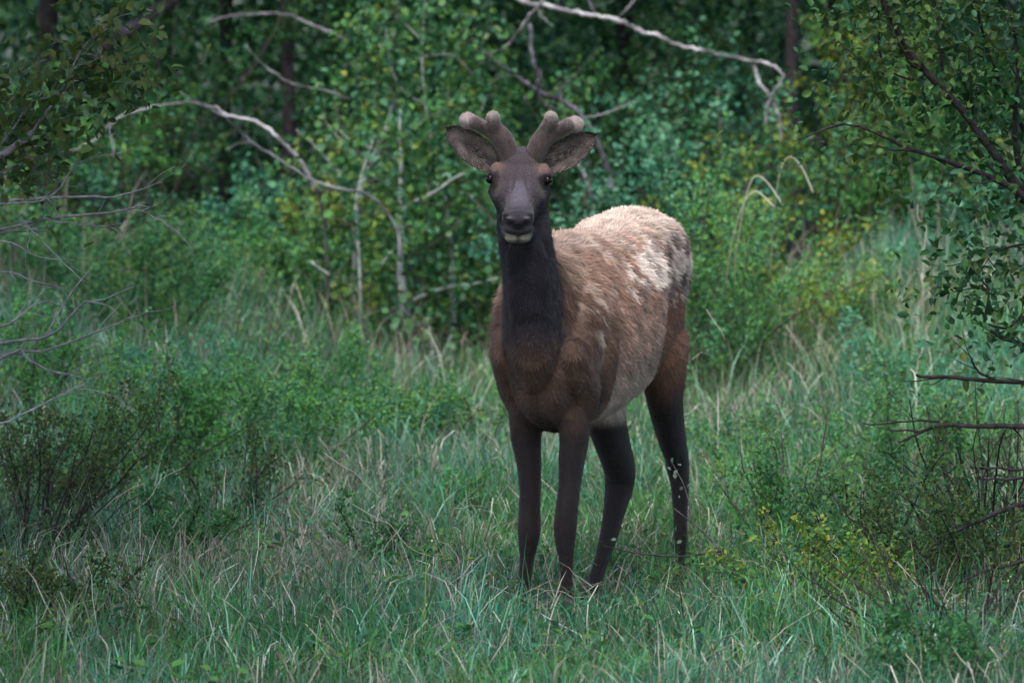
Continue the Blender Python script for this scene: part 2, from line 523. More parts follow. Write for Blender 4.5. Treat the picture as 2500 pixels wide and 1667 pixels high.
def chain(mb, rows, lat, k=4, n=20, expo=2.0):
    """rows: (x,y,z, lateral radius, other radius) -> closed rounded tube with elliptical section."""
    r = resample(rows, k)
    pts, ra, rb = r[:, :3], r[:, 3], r[:, 4]
    T = unit(np.gradient(pts, axis=0))
    def cap(p, t, a, b, sgn):
        res = []
        for u in (.45, .8, .97):
            h = math.sqrt(1 - u * u)
            res.append((p + sgn * t * min(a, b) * u, a * h, b * h))
        return res
    c0 = [(p, a, b, T[0]) for p, a, b in cap(pts[0], T[0], ra[0], rb[0], -1)][::-1]
    c1 = [(p, a, b, T[-1]) for p, a, b in cap(pts[-1], T[-1], ra[-1], rb[-1], 1)]
    allr = c0 + [(pts[i], ra[i], rb[i], T[i]) for i in range(len(pts))] + c1
    ang = np.arange(n) * 2 * math.pi / n
    ca, sa = np.cos(ang), np.sin(ang)
    ca = np.sign(ca) * np.abs(ca) ** (2 / expo)
    sa = np.sign(sa) * np.abs(sa) ** (2 / expo)
    rings = []
    lat = np.asarray(lat, float)
    for p, a, b, t in allr:
        L = unit(lat - t * np.dot(lat, t))
        B = np.cross(t, L)
        rings.append(p + np.outer(ca, L) * a + np.outer(sa, B) * b)
    m = len(rings)
    v = np.vstack(rings + [rings[0].mean(0)[None], rings[-1].mean(0)[None]])
    q, tr = [], []
    for i in range(m - 1):
        for j in range(n):
            q.append((i * n + j, i * n + (j + 1) % n, (i + 1) * n + (j + 1) % n, (i + 1) * n + j))
    for j in range(n):
        tr.append((((j + 1) % n), j, m * n))
        tr.append(((m - 1) * n + j, (m - 1) * n + (j + 1) % n, m * n + 1))
    mb.add(v, q, tr)

def px_chain(rows, lat, mb, **kw):
    """rows: (px, py, Y, lateral half-width in px, depth factor)."""
    out = []
    for px, py, Y, hw, kf in rows:
        r = hw * (Y + CAM_D) / F_PX
        out.append((*P(px, py, Y), r, r * kf))
    chain(mb, out, lat, **kw)

def voxel(mb, name, size, smooth):
    me = mb.mesh(name)
    o = new_obj(name, me)
    m = o.modifiers.new("r", 'REMESH'); m.mode = 'VOXEL'; m.voxel_size = size
    m = o.modifiers.new("s", 'SMOOTH'); m.factor = .5; m.iterations = smooth
    dg = bpy.context.evaluated_depsgraph_get()
    me2 = bpy.data.meshes.new_from_object(o.evaluated_get(dg))
    bpy.data.objects.remove(o)
    bpy.data.meshes.remove(me)
    v = np.zeros(len(me2.vertices) * 3, np.float32); me2.vertices.foreach_get("co", v)
    nl = len(me2.loops)
    li = np.zeros(nl, np.int32); me2.loops.foreach_get("vertex_index", li)
    ls = np.zeros(len(me2.polygons), np.int32); me2.polygons.foreach_get("loop_start", ls)
    lt = np.zeros(len(me2.polygons), np.int32); me2.polygons.foreach_get("loop_total", lt)
    q = li[ls[lt == 4][:, None] + np.arange(4)]
    t = li[ls[lt == 3][:, None] + np.arange(3)]
    bpy.data.meshes.remove(me2)
    return v.reshape(-1, 3).astype(float), q.astype(np.int64), t.astype(np.int64)

def vnormals(v, q, t):
    N = np.zeros_like(v)
    for f in (q, t):
        if not len(f): continue
        n = np.cross(v[f[:, 2]] - v[f[:, 0]], v[f[:, -1]] - v[f[:, 1]]) if f.shape[1] == 4 else np.cross(v[f[:, 1]] - v[f[:, 0]], v[f[:, 2]] - v[f[:, 0]])
        for k in range(f.shape[1]): np.add.at(N, f[:, k], n)
    return unit(N)

def seg_dist(p, chainpts):
    d = np.full(len(p), 9.0)
    for a, b in zip(chainpts[:-1], chainpts[1:]):
        ab = b - a
        u = np.clip(((p - a) @ ab) / (ab @ ab), 0, 1)
        d = np.minimum(d, np.linalg.norm(p - (a + u[:, None] * ab), axis=1))
    return d

elk = empty("elk", E(.6, 0, 0))
tag(elk, "young brown elk with short velvet antlers standing in the meadow grass looking ahead", "elk")
ELK0 = E(.6, 0, 0)

eb = MB()
# torso: s, belly z, back z, half-width
torso = [(-.19, .84, 1.04, .060), (-.13, .76, 1.12, .098), (-.04, .66, 1.21, .128), (.08, .615, 1.29, .158), (.22, .635, 1.325, .190),
         (.40, .635, 1.315, .202), (.58, .65, 1.315, .215), (.76, .69, 1.335, .217), (.92, .745, 1.368, .205), (1.08, .83, 1.388, .190),
         (1.22, .90, 1.372, .172), (1.34, .93, 1.325, .135), (1.41, .97, 1.26, .085)]
chain(eb, [(*E(s, 0, (a + b) / 2), w, (b - a) / 2) for s, a, b, w in torso], E_L, k=4, n=28, expo=2.25)
# croup and haunches, shoulders
for sg in (-1, 1):
    chain(eb, [(*E(.92, .10 * sg, 1.23), .085, .115), (*E(1.12, .12 * sg, 1.19), .082, .15), (*E(1.28, .10 * sg, 1.12), .07, .13)], E_L)
    chain(eb, [(*E(.17, .085 * sg, 1.22), .075, .075), (*E(.10, .115 * sg, 1.08), .078, .10), (*E(.02, .125 * sg, .94), .072, .10), (*E(.00, .118 * sg, .84), .062, .10)], E_L)
    chain(eb, [(*E(-.085, .118 * sg, .915), .058, .062), (*E(.04, .122 * sg, .80), .060, .08), (*E(.09, .105 * sg, .72), .056, .08)], E_L)
# front legs (photograph pixels, depth, half-width, fore-aft factor)
px_chain([(1283, 990, .10, 41, 1.55), (1284, 1067, .09, 36, 1.45), (1291, 1130, .06, 30, 1.35), (1294, 1183, .04, 26.5, 1.25), (1293, 1240, .03, 26, 1.2), (1292, 1290, .02, 28.5, 1.15),
          (1290, 1325, .025, 24, 1.2), (1286, 1362, .03, 17.5, 1.35), (1281, 1417, .03, 15.5, 1.4), (1281, 1446, .025, 18.5, 1.3), (1283, 1468, .0, 15, 1.35), (1284, 1482, -.025, 19, 1.5), (1285, 1490, -.04, 20, 1.6)], E_L, eb)
px_chain([(1404, 985, .04, 42, 1.55), (1402, 1067, .02, 35.5, 1.45), (1395, 1130, -.01, 31, 1.35), (1391, 1183, -.03, 27, 1.25), (1384, 1240, -.05, 27.5, 1.2), (1380, 1283, -.06, 28.5, 1.15),
          (1380, 1325, -.055, 24, 1.2), (1383, 1368, -.05, 17, 1.35), (1383, 1425, -.05, 14.5, 1.4), (1383, 1452, -.055, 18, 1.3), (1383, 1474, -.08, 15, 1.35), (1383, 1487, -.105, 19, 1.5), (1383, 1496, -.12, 20, 1.6)], E_L, eb)
# hind legs: thigh, gaskin, hock, cannon, hoof
chain(eb, [(*E(1.14, .10, 1.12), .085, .16), (*E(1.08, .108, .97), .082, .16), (*E(1.03, .108, .84), .072, .135)], E_L)
px_chain([(1618, 850, 1.00, 60, 1.9), (1622, 930, 1.05, 48, 1.8), (1628, 1000, 1.14, 39, 1.6), (1640, 1062, 1.24, 33, 1.6), (1651, 1108, 1.33, 28, 1.5), (1655, 1140, 1.36, 27, 1.5),
          (1660, 1185, 1.35, 22, 1.5), (1661, 1240, 1.33, 18, 1.4), (1661, 1310, 1.29, 15.5, 1.4), (1660, 1360, 1.27, 15, 1.3), (1659, 1385, 1.255, 17.5, 1.3), (1657, 1402, 1.225, 15, 1.3), (1655, 1411, 1.20, 18, 1.5)], E_L, eb)
chain(eb, [(*E(1.36, .095, .50), .014, .016), (*E(1.28, .10, .62), .013, .02)], E_L)     # heel tendon
chain(eb, [(*E(1.08, -.10, 1.10), .085, .17), (*E(.98, -.115, .95), .086, .17), (*E(.88, -.118, .82), .078, .14)], E_L)
px_chain([(1470, 915, .62, 60, 1.8), (1476, 985, .62, 50, 1.8), (1486, 1045, .66, 43, 1.6), (1503, 1105, .73, 38, 1.5), (1514, 1150, .79, 37, 1.4), (1511, 1190, .79, 34, 1.35),
          (1503, 1230, .74, 28, 1.3), (1488, 1300, .65, 22, 1.35), (1471, 1358, .57, 18, 1.35), (1454, 1412, .49, 16.5, 1.3), (1446, 1436, .46, 18.5, 1.3), (1439, 1455, .425, 15, 1.35), (1434, 1467, .40, 19, 1.5)], E_L, eb)
# tail
chain(eb, [(*E(1.36, .0, 1.22), .028, .022), (*E(1.43, .03, 1.15), .026, .02), (*E(1.44, .05, 1.05), .016, .014)], E_L)
# neck (lateral X)
XL = np.array([1.0, 0, 0])
neckrows = [(*E(.10, -.0, 1.03), .145, .27), (*P(1303, 800, -.06), .112, .24), (*P(1299, 715, -.12), .100, .19), (*P(1290, 640, -.17), .095, .165),
            (*P(1279, 560, -.21), .092, .14), (*P(1273, 480, -.225), .088, .12), (*P(1271, 415, -.225), .082, .095)]
chain(eb, neckrows, XL, k=5, n=24)
# mane bulge on the throat
chain(eb, [(*P(1283, 610, -.30), .066, .06), (*P(1290, 700, -.27), .075, .07), (*P(1297, 790, -.22), .070, .065), (*P(1300, 850, -.16), .06, .05)], XL)

# head
H_DIR = unit(np.array([-.012, -.845, -.535]))
H_LAT = unit(np.array([1.0, 0, -.03]))
H_NRM = unit(np.cross(H_LAT, H_DIR)); H_NRM = H_NRM if H_NRM[2] > 0 else -H_NRM
H_P0 = P(1271, 372, -.235)
H_LEN = .375
def HP(u, lat=0.0, dep=0.0):
    """u along the face 0 poll .. 1 nose, lateral metres, metres below the bridge line."""
    return H_P0 + H_DIR * H_LEN * u + H_LAT * lat - H_NRM * dep
hrows = [(-.06, .072, .075, .012), (.08, .086, .085, -.002), (.20, .095, .092, -.008), (.32, .097, .092, -.004), (.44, .082, .084, .002), (.56, .064, .072, .006),
         (.68, .053, .060, .006), (.80, .051, .050, .002), (.88, .053, .044, .0)]
chain(eb, [(*HP(u, 0, hd + off), hw, hd) for u, hw, hd, off in hrows], H_LAT, k=4, n=24, expo=2.15)
XV = np.array([1.0, 0, 0])
# muzzle: nose pad, upper lip, chin (short fore-aft chains at photograph pixels)
def blob(rows):
    chain(eb, [(*P(px, py, Y), hw / 717., hh / 717.) for px, py, Y, hw, hh in rows], XV, k=4, n=22, expo=2.1)
blob([(1265, 530, -.44, 38, 26), (1265, 534, -.50, 40, 26), (1265, 537, -.538, 38, 24), (1265, 538, -.548, 33, 19)])
blob([(1265, 556, -.44, 38, 20), (1265, 558, -.50, 36, 17), (1265, 559, -.535, 30, 13)])
blob([(1266, 560, -.30, 46, 34), (1265, 572, -.40, 37, 22), (1264, 583, -.47, 32, 12), (1264, 583, -.508, 30, 9), (1264, 583, -.52, 25, 6)])
for sg in (-1, 1):
    blob([(1265 + 28 * sg, 522, -.50, 12, 9), (1265 + 27 * sg, 524, -.545, 11, 7)])            # upper nostril rim
    blob([(1265 + 21 * sg, 556, -.50, 12, 10), (1265 + 20 * sg, 557, -.54, 10, 8)])           # lip pad below nostril
    chain(eb, [(*HP(.17, .080 * sg, .026), .021, .024), (*HP(.27, .092 * sg, .028), .021, .024), (*HP(.35, .084 * sg, .038), .018, .02)], H_LAT)   # brow
    chain(eb, [(*HP(.30, .078 * sg, .085), .030, .04), (*HP(.44, .068 * sg, .09), .022, .036)], H_LAT)      # cheek
    chain(eb, [(*HP(.01, .050 * sg, .012), .034, .034), (*HP(.0, .056 * sg, -.022), .034, .032)], H_LAT)      # pedicle
# ear roots
for bx, by, tx, ty in ((1222, 408, 1178, 382), (1318, 410, 1364, 386)):
    px_chain([(bx, by, -.21, 18, 1.0), ((bx + tx) / 2, (by + ty) / 2, -.200, 20, .8), (tx, ty, -.175, 16, .5)], np.array([.6 if bx < 1270 else -.6, 0, .8]), eb)
body_v, body_q, body_t = voxel(eb, "elk_tmp", .0062, 4)

# dents: nostrils, eye sockets, mouth line
def dent(center, rad, depth, direction):
    d = np.linalg.norm(body_v - center, axis=1)
    w = np.exp(-(d / rad) ** 2)
    body_v[:] += np.outer(w * depth, direction)
NOSTRIL = [P(1243, 538, -.55), P(1287, 538, -.55)]
for c in NOSTRIL:
    for k_ in range(3):
        dent(c + np.array([(-.006 if c is NOSTRIL[0] else .006) * (1 - k_), .002, .007 * (1 - k_)]), .0085, .013, np.array([0, 1.0, 0]))
def line_dent(py, Y, hwpx, rad, depth):
    for px in np.linspace(1265 - hwpx, 1265 + hwpx, 13):
        dent(P(px, py - 3 * abs(px - 1265) / hwpx, Y), rad, depth, np.array([0, 1.0, 0]))
line_dent(572, -.528, 30, .006, .006)
EYE = [P(1197, 437, -.318), P(1337, 441, -.330)]
for c in EYE: dent(c, .022, .008, -unit(c - HP(.3, 0, .05)))
for sg in (-1, 1):
    for zz in np.linspace(.72, 1.12, 9):
        dent(E(.335 - .10 * (zz - .9), .19 * sg, zz), .055, .012, -E_L * sg)      # hollow behind the shoulder
    for zz in np.linspace(.80, 1.05, 7):
        dent(E(.86 - .10 * (1.0 - zz), .20 * sg, zz), .045, .012, -E_L * sg)      # flank fold before the thigh
    for zz in np.linspace(.78, .98, 5):
        dent(E(-.16, .05 * sg, zz), .04, .008, E_R)

# ears, in the same mesh: cupped leaves with thickness
def ear(base, tip, up_side, w, roll):
    ax = tip - base
    L = np.linalg.norm(ax); ax = ax / L
    fwd = unit(np.array([0, -1.0, 0]) - ax * (-ax[1]))
    fwd = unit(fwd + roll)
    fwd = unit(fwd - ax * (fwd @ ax))
    wid = np.cross(ax, fwd)
    na, nb = 17, 13
    vs = []
    for side, th in ((0, .004), (1, -.004)):
        for i in range(na):
            a = i / (na - 1)
            prof = (math.sin(math.pi * min(1, a * .90 + .10) ** .95) ** .52) if a < .999 else .03
            prof = max(prof, .42 if a < .04 else .02)
            for j in range(nb):
                b = j / (nb - 1) * 2 - 1
                cup = (.036 * (1 - a) ** .6 + .006)
                p = base + ax * (a * L + .012 * (1 - b * b) * a) + wid * (w * prof * b) - fwd * (cup * (1 - b * b) - .5 * cup) + fwd * th
                p = p - fwd * .02 * a * a
                vs.append(p)
    q = []
    off = na * nb
    for i in range(na - 1):
        for j in range(nb - 1):
            a0, a1, a2, a3 = i * nb + j, i * nb + j + 1, (i + 1) * nb + j + 1, (i + 1) * nb + j
            q.append((a0, a1, a2, a3)); q.append((off + a3, off + a2, off + a1, off + a0))
    ring = [(0, j) for j in range(nb)] + [(i, nb - 1) for i in range(1, na)] + [(na - 1, j) for j in range(nb - 2, -1, -1)] + [(i, 0) for i in range(na - 2, 0, -1)]
    for (i0, j0), (i1, j1) in zip(ring, ring[1:] + ring[:1]):
        a, b = i0 * nb + j0, i1 * nb + j1
        q.append((b, a, off + a, off + b))
    return np.array(vs), np.array(q), off
EARS = [ear(P(1214, 408, -.235), P(1089, 312, -.20), 1, .0525, np.array([.15, 0, -.08])), ear(P(1326, 409, -.235), P(1456, 329, -.20), 1, .0525, np.array([-.15, 0, -.08]))]

# ---- coat colours (linear albedo) by place on the body
C_TAN = np.array([.33, .195, .140]); C_PALE = np.array([.64, .54, .47]); C_RUST = np.array([.135, .070, .045]); C_DARK = np.array([.0125, .0098, .0100])
C_BROWN = np.array([.080, .050, .038]); C_NECK = np.array([.0155, .0135, .019]); C_FACE = np.array([.055, .043, .050]); C_BELLY = np.array([.34, .265, .215])
C_GREYB = np.array([.13, .095, .085])
neck_line = [r[:3] for r in [np.array(x) for x in neckrows]]
def elk_space(p):
    d = p - E_O
    return d @ E_R, d @ E_L, p[:, 2]
def streak(p, seed, f=1.0):
    """Hair-wise stretched noise: long along the coat's lie (back and down)."""
    s, t, z = elk_space(p)
    a = s * .8 - z * .6
    b = s * .6 + z * .8
    return np.clip((fbm(np.stack([a * 14 * f, b * 42 * f, t * 22 * f], 1), seed, 3) - .5) * 2.0 + .5, 0, 1)
def coat(p):
    s, t, z = elk_space(p)
    n1 = streak(p, 3); n2 = streak(p, 11, .45); n3 = fbm(p * 9, 21, 3)
    at = np.abs(t)
    c = mix(np.array([.235, .160, .125]), C_TAN * 1.12, sstep(.80, 1.14, z + .10 * (n2 - .5))) * (.52 + .85 * n1)[:, None]
    # paler towards the top line and lower belly
    c = mix(c, C_PALE * np.array([.92, .86, .82]) * (.45 + .65 * n1)[:, None], sstep(1.16, 1.36, z + .12 * (n2 - .5)) * .72)
    wisp = sstep(.62, .85, n1) * sstep(.40, .60, n2) * sstep(.95, 1.1, z) * sstep(.1, .25, s)
    c = mix(c, C_PALE * .9, wisp * .6)
    red = np.exp(-((s - .33) / .06) ** 2 - ((z - 1.285) / .035) ** 2) * (t > -.05)
    c = mix(c, np.array([.17, .095, .08]), red * .8)
    c = mix(c, C_GREYB * 1.3, sstep(.50, .72, n2) * .35 * sstep(.55, .8, s))
    c = mix(c, C_BELLY * (.8 + .4 * n1)[:, None], sstep(.88, .72, z + .08 * (n3 - .5)) * sstep(.24, .34, s) * .85)
    # worn winter coat: ragged white patch on the upper flank, mottled grey-brown and cream on the rump
    blot = np.clip((fbm(np.stack([s * 13 + z * 5, z * 20 - s * 6, t * 9], 1), 77, 3) - .5) * 2.6 + .5, 0, 1)
    rag = .55 * (n1 - .5) + .45 * (n2 - .5) + .35 * (blot - .5)
    white = sstep(.46, .54, .84 * np.exp(-((s - .72) / .32) ** 2 - ((z - 1.19 - .06 * (s - .72)) / .105) ** 2) + .62 * rag)
    c = mix(c, C_PALE * (1.0 + .30 * n1)[:, None], white * .95)
    mott = sstep(.86, .94, s + .06 * (n3 - .5)) * sstep(1.00, 1.07, z + .05 * rag) * sstep(1.36, 1.27, z)
    mc = mix(C_PALE * .78, C_GREYB * .75, sstep(.36, .56, blot * .65 + n1 * .35)) * (.75 + .5 * n1)[:, None]
    c = mix(c, mc, mott * .92)
    crest = sstep(1.27, 1.35, z) * sstep(.45, .65, s)
    c = mix(c, np.array([.52, .41, .34]) * (.6 + .75 * n1)[:, None], crest * .8)
    spot = sstep(.66, .80, blot) * sstep(.30, .5, s) * sstep(1.34, 1.24, z) * sstep(.98, 1.06, z)
    c = mix(c, C_GREYB * .9, spot * .7)
    # haunch below the saddle: rust, then dark
    edge = 1.075 - .12 * np.abs(s - 1.02) + .09 * (n1 - .5) + .05 * (n3 - .5)
    thigh = sstep(.83, .89, s + .10 * (1.0 - z) - .05 * sstep(.8, .7, z)) * sstep(edge + .015, edge - .015, z)
    c = mix(c, C_RUST * (.75 + .6 * n1)[:, None], thigh)
    sl = s + .10 * (1.0 - z) - .05 * sstep(.8, .7, z)
    rim = np.exp(-((sl - .835) / .022) ** 2) * sstep(.72, .80, z) * sstep(edge + .02, edge - .04, z)
    c = mix(c, C_PALE * .95, rim * .8)
    back = sstep(1.30, 1.38, s) * sstep(.75, .9, z)
    c = mix(c, C_TAN * (.8 + .5 * n1)[:, None], back * .75)
    # shoulder: brown, with pale worn streaks
    sh = sstep(.33, .25, s + .05 * (n3 - .5) + .10 * (z - .95)) * sstep(1.28, 1.0, z)
    c = mix(c, mix(C_RUST * .85, C_TAN * .75, sstep(.86, 1.14, z)) * (.65 + .7 * n1)[:, None], sh * .92)
    wear = np.exp(-((s - .05) / .06) ** 2 - ((z - 1.0 + (s - .05) * .8) / .12) ** 2) * sstep(.35, .62, n1) * (t > .05)
    c = mix(c, C_PALE * .95, wear * .9)
    side = sstep(-.10, -.15, t) * sstep(.80, .9, z) * sstep(1.15, 1.05, z) * sstep(.0, .1, s)
    c = mix(c, C_PALE * .9, side * .8)
    # chest and lower shoulder dark brown
    ch = sstep(.14, -.02, s + .05 * (n3 - .5) + .25 * (z - .95))
    c = mix(c, C_BROWN * (.6 + .7 * n1)[:, None], ch * .9)
    c = mix(c, C_PALE * .62, wear * sstep(.45, .70, n1) * .75)
    low = sstep(.90, .74, z + .05 * (n3 - .5)) * sstep(.30, .20, s)
    c = mix(c, C_BROWN * (.42 + .45 * n1)[:, None], low)
    # legs
    leg_f = sstep(.72, .58, z) * sstep(.35, .28, s)
    c = mix(c, C_DARK * (.85 + .5 * n3)[:, None], leg_f)
    leg_h = sstep(.84, .60, z + .04 * (n3 - .5)) * sstep(.42, .50, s - .2 * sstep(.62, .5, z) * 0)
    under = sstep(.665, .60, z) 
    legm = np.maximum(under * sstep(.35, .45, s), leg_h * sstep(.86, .93, s + .35 * (.75 - z)))
    c = mix(c, C_DARK * (.85 + .5 * n3)[:, None], legm)
    # neck: near black mane in front, brown along its side
    dn = seg_dist(p, neck_line[1:])
    yb = p[:, 1]
    nk = sstep(.19, .145, dn + .03 * (n3 - .5) + .16 * sstep(-.10, .05, yb)) * sstep(.86, .96, z) * sstep(.10, .0, yb)
    c = mix(c, mix(C_NECK, C_BROWN * 1.0, sstep(-.22, -.08, yb + .03 * (n1 - .5))) * (.8 + .5 * n1)[:, None], nk)
    mane = sstep(.115, .065, np.abs(p[:, 0] - (P(1294, 800, -.2)[0])) + .03 * (n1 - .5)) * sstep(-.08, -.16, yb) * sstep(.85, 1.03, z + .06 * (n1 - .5))
    c = mix(c, C_NECK * (.75 + .6 * n1)[:, None], mane)
    # head
    hv = p - H_P0
    u = hv @ H_DIR / H_LEN; la = hv @ H_LAT; dp = -(hv @ H_NRM)
    inh = sstep(-.20, -.08, u) * sstep(.19, .16, dp) * (z > 1.27) * (p[:, 1] < -.19)
    fc = C_FACE * (.85 + .35 * n3)[:, None]
    fc = mix(fc, np.array([.17, .115, .09]), np.exp(-((np.abs(la) - .078) / .026) ** 2 - ((u - .19) / .10) ** 2) * .8)
    fc = mix(fc, np.array([.105, .090, .118]), sstep(.04, .02, np.abs(la)) * sstep(.40, .5, u) * sstep(.93, .85, u) * .7)
    fc = mix(fc, C_FACE * .40, np.exp(-((np.abs(la) - .020 - .05 * (u - .47)) / .006) ** 2 - ((u - .49) / .10) ** 2) * .75)
    fc = mix(fc, C_FACE * .30, sstep(.040, .055, np.abs(la)) * sstep(.48, .58, u) * .8)
    fc = mix(fc, np.array([.10, .085, .07]), np.exp(-((np.abs(la) - .072) / .016) ** 2 - ((u - .43) / .05) ** 2) * .6)
    fc = mix(fc, C_NECK * 1.1, sstep(.045, .09, dp) * sstep(.80, .70, u))
    def fpx(px, py, sx, sy):
        q_ = P(px, py, -.53)
        return np.exp(-((p[:, 0] - q_[0]) / (sx / 717.)) ** 2 - ((z - q_[2]) / (sy / 717.)) ** 2)
    front = sstep(-.46, -.49, p[:, 1])
    fc = mix(fc, np.array([.030, .026, .034]), front * fpx(1265, 532, 44, 32))
    fc = mix(fc, np.array([.011, .010, .014]), np.clip(front * fpx(1265, 552, 15, 9) * 1.5, 0, 1))
    fc = mix(fc, np.array([.018, .016, .024]), front * fpx(1265, 523, 16, 8) * .7)
    for sx_ in (-1, 1):
        fc = mix(fc, np.array([.004, .004, .006]), np.clip(front * (fpx(1265 + 19 * sx_, 542, 8, 6) + fpx(1265 + 27 * sx_, 533, 6, 8)) * 2.2, 0, 1))
        fc = mix(fc, np.array([.17, .15, .16]), front * fpx(1265 + 22 * sx_, 530, 8, 2.5) * .7)
        fc = mix(fc, np.array([.085, .08, .085]), front * fpx(1265 + 23 * sx_, 556, 8, 6) * .6)
    yy = P(1265, 576, -.51)[2] + .010 * np.abs(la) / .04
    chin = sstep(yy + .002, yy - .004, z) * sstep(-.43, -.46, p[:, 1]) * sstep(.055, .04, dp - .075)
    fc = mix(fc, np.array([.21, .19, .15]) * (1 - .75 * np.exp(-(la / .008) ** 2))[:, None], np.clip(chin * (z > P(1265, 604, -.5)[2]), 0, 1))
    ml = np.exp(-((z - yy - .004) / .005) ** 2) * front
    fc = mix(fc, np.array([.008, .007, .008]), ml)
    for cE in EYE: fc = mix(fc, np.array([.008, .007, .009]), sstep(.038, .020, np.linalg.norm((p - cE) * np.array([.8, 1, 1.15]), axis=1)))
    c = mix(c, fc, inh)
    hoof = sstep(.055, .045, z)
    c = mix(c, np.array([.015, .013, .013]), hoof)
    return np.clip(c, .004, .9)

M_COAT = mat_attr("elk_coat", rough=.85, spec=.12, noise=(160, .75, 1.2), bump=(140, .5, .004), sheen=.08)
M_FUR = mat_attr("elk_fur", rough=.7, spec=.15)
bm_ = MB()
bm_.add(body_v, body_q, body_t, coat(body_v))
for ev, eq, off in EARS:
    n = fbm(ev * 40, 5, 3)
    nb, na = 13, 17
    idx = np.arange(len(ev)) % off
    a = (idx // nb) / (na - 1); b = (idx % nb) / (nb - 1) * 2 - 1
    inner = np.arange(len(ev)) < off
    n = np.clip((n - .5) * 2.2 + .5, 0, 1)
    inn = np.tile(np.array([.062, .050, .050]), (len(ev), 1)) * (.5 + 1.0 * n)[:, None]
    inn = mix(inn, np.array([.23, .185, .16]), np.exp(-((np.abs(b - .05) - .50) / .2) ** 2) * sstep(.75, .30, a) * .85 * (.3 + .9 * n))
    inn = mix(inn, np.array([.016, .013, .015]), np.exp(-((b + .05) / .20) ** 2) * sstep(.75, .5, a) * .9)
    inn = mix(inn, np.array([.022, .018, .019]), np.maximum(sstep(.78, .95, np.abs(b)), sstep(.8, .95, a)))
    inn = mix(inn, np.array([.035, .027, .025]), sstep(.14, .04, a))
    cc = np.where(inner[:, None], inn, np.array([.07, .052, .045]))
    bm_.add(ev, eq, None, cc)
body = bm_.build("body", M_COAT, elk, ELK0)

# eyes
m, nt, b, out = mat_new("elk_eye")
b.inputs["Base Color"].default_value = (.006, .005, .006, 1)
b.inputs["Roughness"].default_value = .12
b.inputs["Specular IOR Level"].default_value = .18
M_EYE = m
for cE in EYE:
    mbx = MB()
    chain(mbx, [(*(cE - np.array([0, .003, 0])), .0165, .0165), (*(cE + np.array([0, .003, 0])), .0165, .0165)], np.array([1., 0, 0]), k=2, n=16)
    mbx.build("eye", M_EYE, elk, ELK0)

# antlers in velvet
M_VELVET = mat_attr("antler_velvet", rough=.9, spec=.1, noise=(220, .7, 1.25), bump=(200, .6, .004), sheen=.25)
def antler(parts, tips):
    mb = MB()
    for rows in parts:
        px_chain([(a, b_, Y, h, 1.0) for a, b_, Y, h in rows], np.array([1.0, 0, 0]), mb, k=4, n=16)
    v, q, t = voxel(mb, "antler_tmp", .0036, 2)
    d = np.min([np.linalg.norm(v - tp, axis=1) for tp in tips], axis=0)
    n = fbm(v * 60, 9, 3)
    c = mix(np.array([.080, .060, .059]), np.array([.30, .25, .235]), sstep(.070, .016, d)) * (.75 + .5 * n)[:, None]  # velvet paler towards the tips, with rim light put into the colour
    m2 = MB(); m2.add(v, q, t, c)
    return m2, v, q, t, c
ANT = []
LA = [[(1243, 380, -.255, 25.6), (1232, 350, -.262, 26.6), (1219, 328, -.268, 24.6), (1209, 311, -.280, 17.1), (1205, 296, -.295, 16.6), (1204, 289, -.305, 18.1)],
      [(1224, 338, -.26, 23.6), (1203, 324, -.262, 19.6), (1186, 315, -.268, 16.1), (1168, 305, -.285, 17.1), (1160, 301, -.295, 17.6)],
      [(1195, 319, -.245, 16.6), (1168, 305, -.232, 16.6), (1147, 296, -.215, 20.1), (1140, 295, -.205, 20.6)]]
RA = [[(1307, 380, -.255, 25.6), (1317, 352, -.262, 25.6), (1327, 330, -.268, 21.6), (1336, 309, -.280, 16.1), (1343, 295, -.295, 16.1), (1345, 289, -.305, 17.6)],
      [(1322, 345, -.26, 23.6), (1344, 330, -.262, 19.6), (1362, 320, -.268, 16.1), (1378, 311, -.285, 17.6), (1386, 307, -.295, 18.1)],
      [(1352, 324, -.245, 17.6), (1380, 312, -.232, 17.6), (1400, 305, -.215, 20.6), (1405, 305, -.205, 21.1)]]
for parts, tips in ((LA, (P(1204, 276, -.29), P(1126, 290, -.23), P(1140, 290, -.26))), (RA, (P(1345, 276, -.29), P(1420, 300, -.23), P(1400, 295, -.26)))):
    m2, v, q, t, c = antler(parts, tips)
    ANT.append((v, q, t, c))
    m2.build("antler", M_VELVET, elk, ELK0)

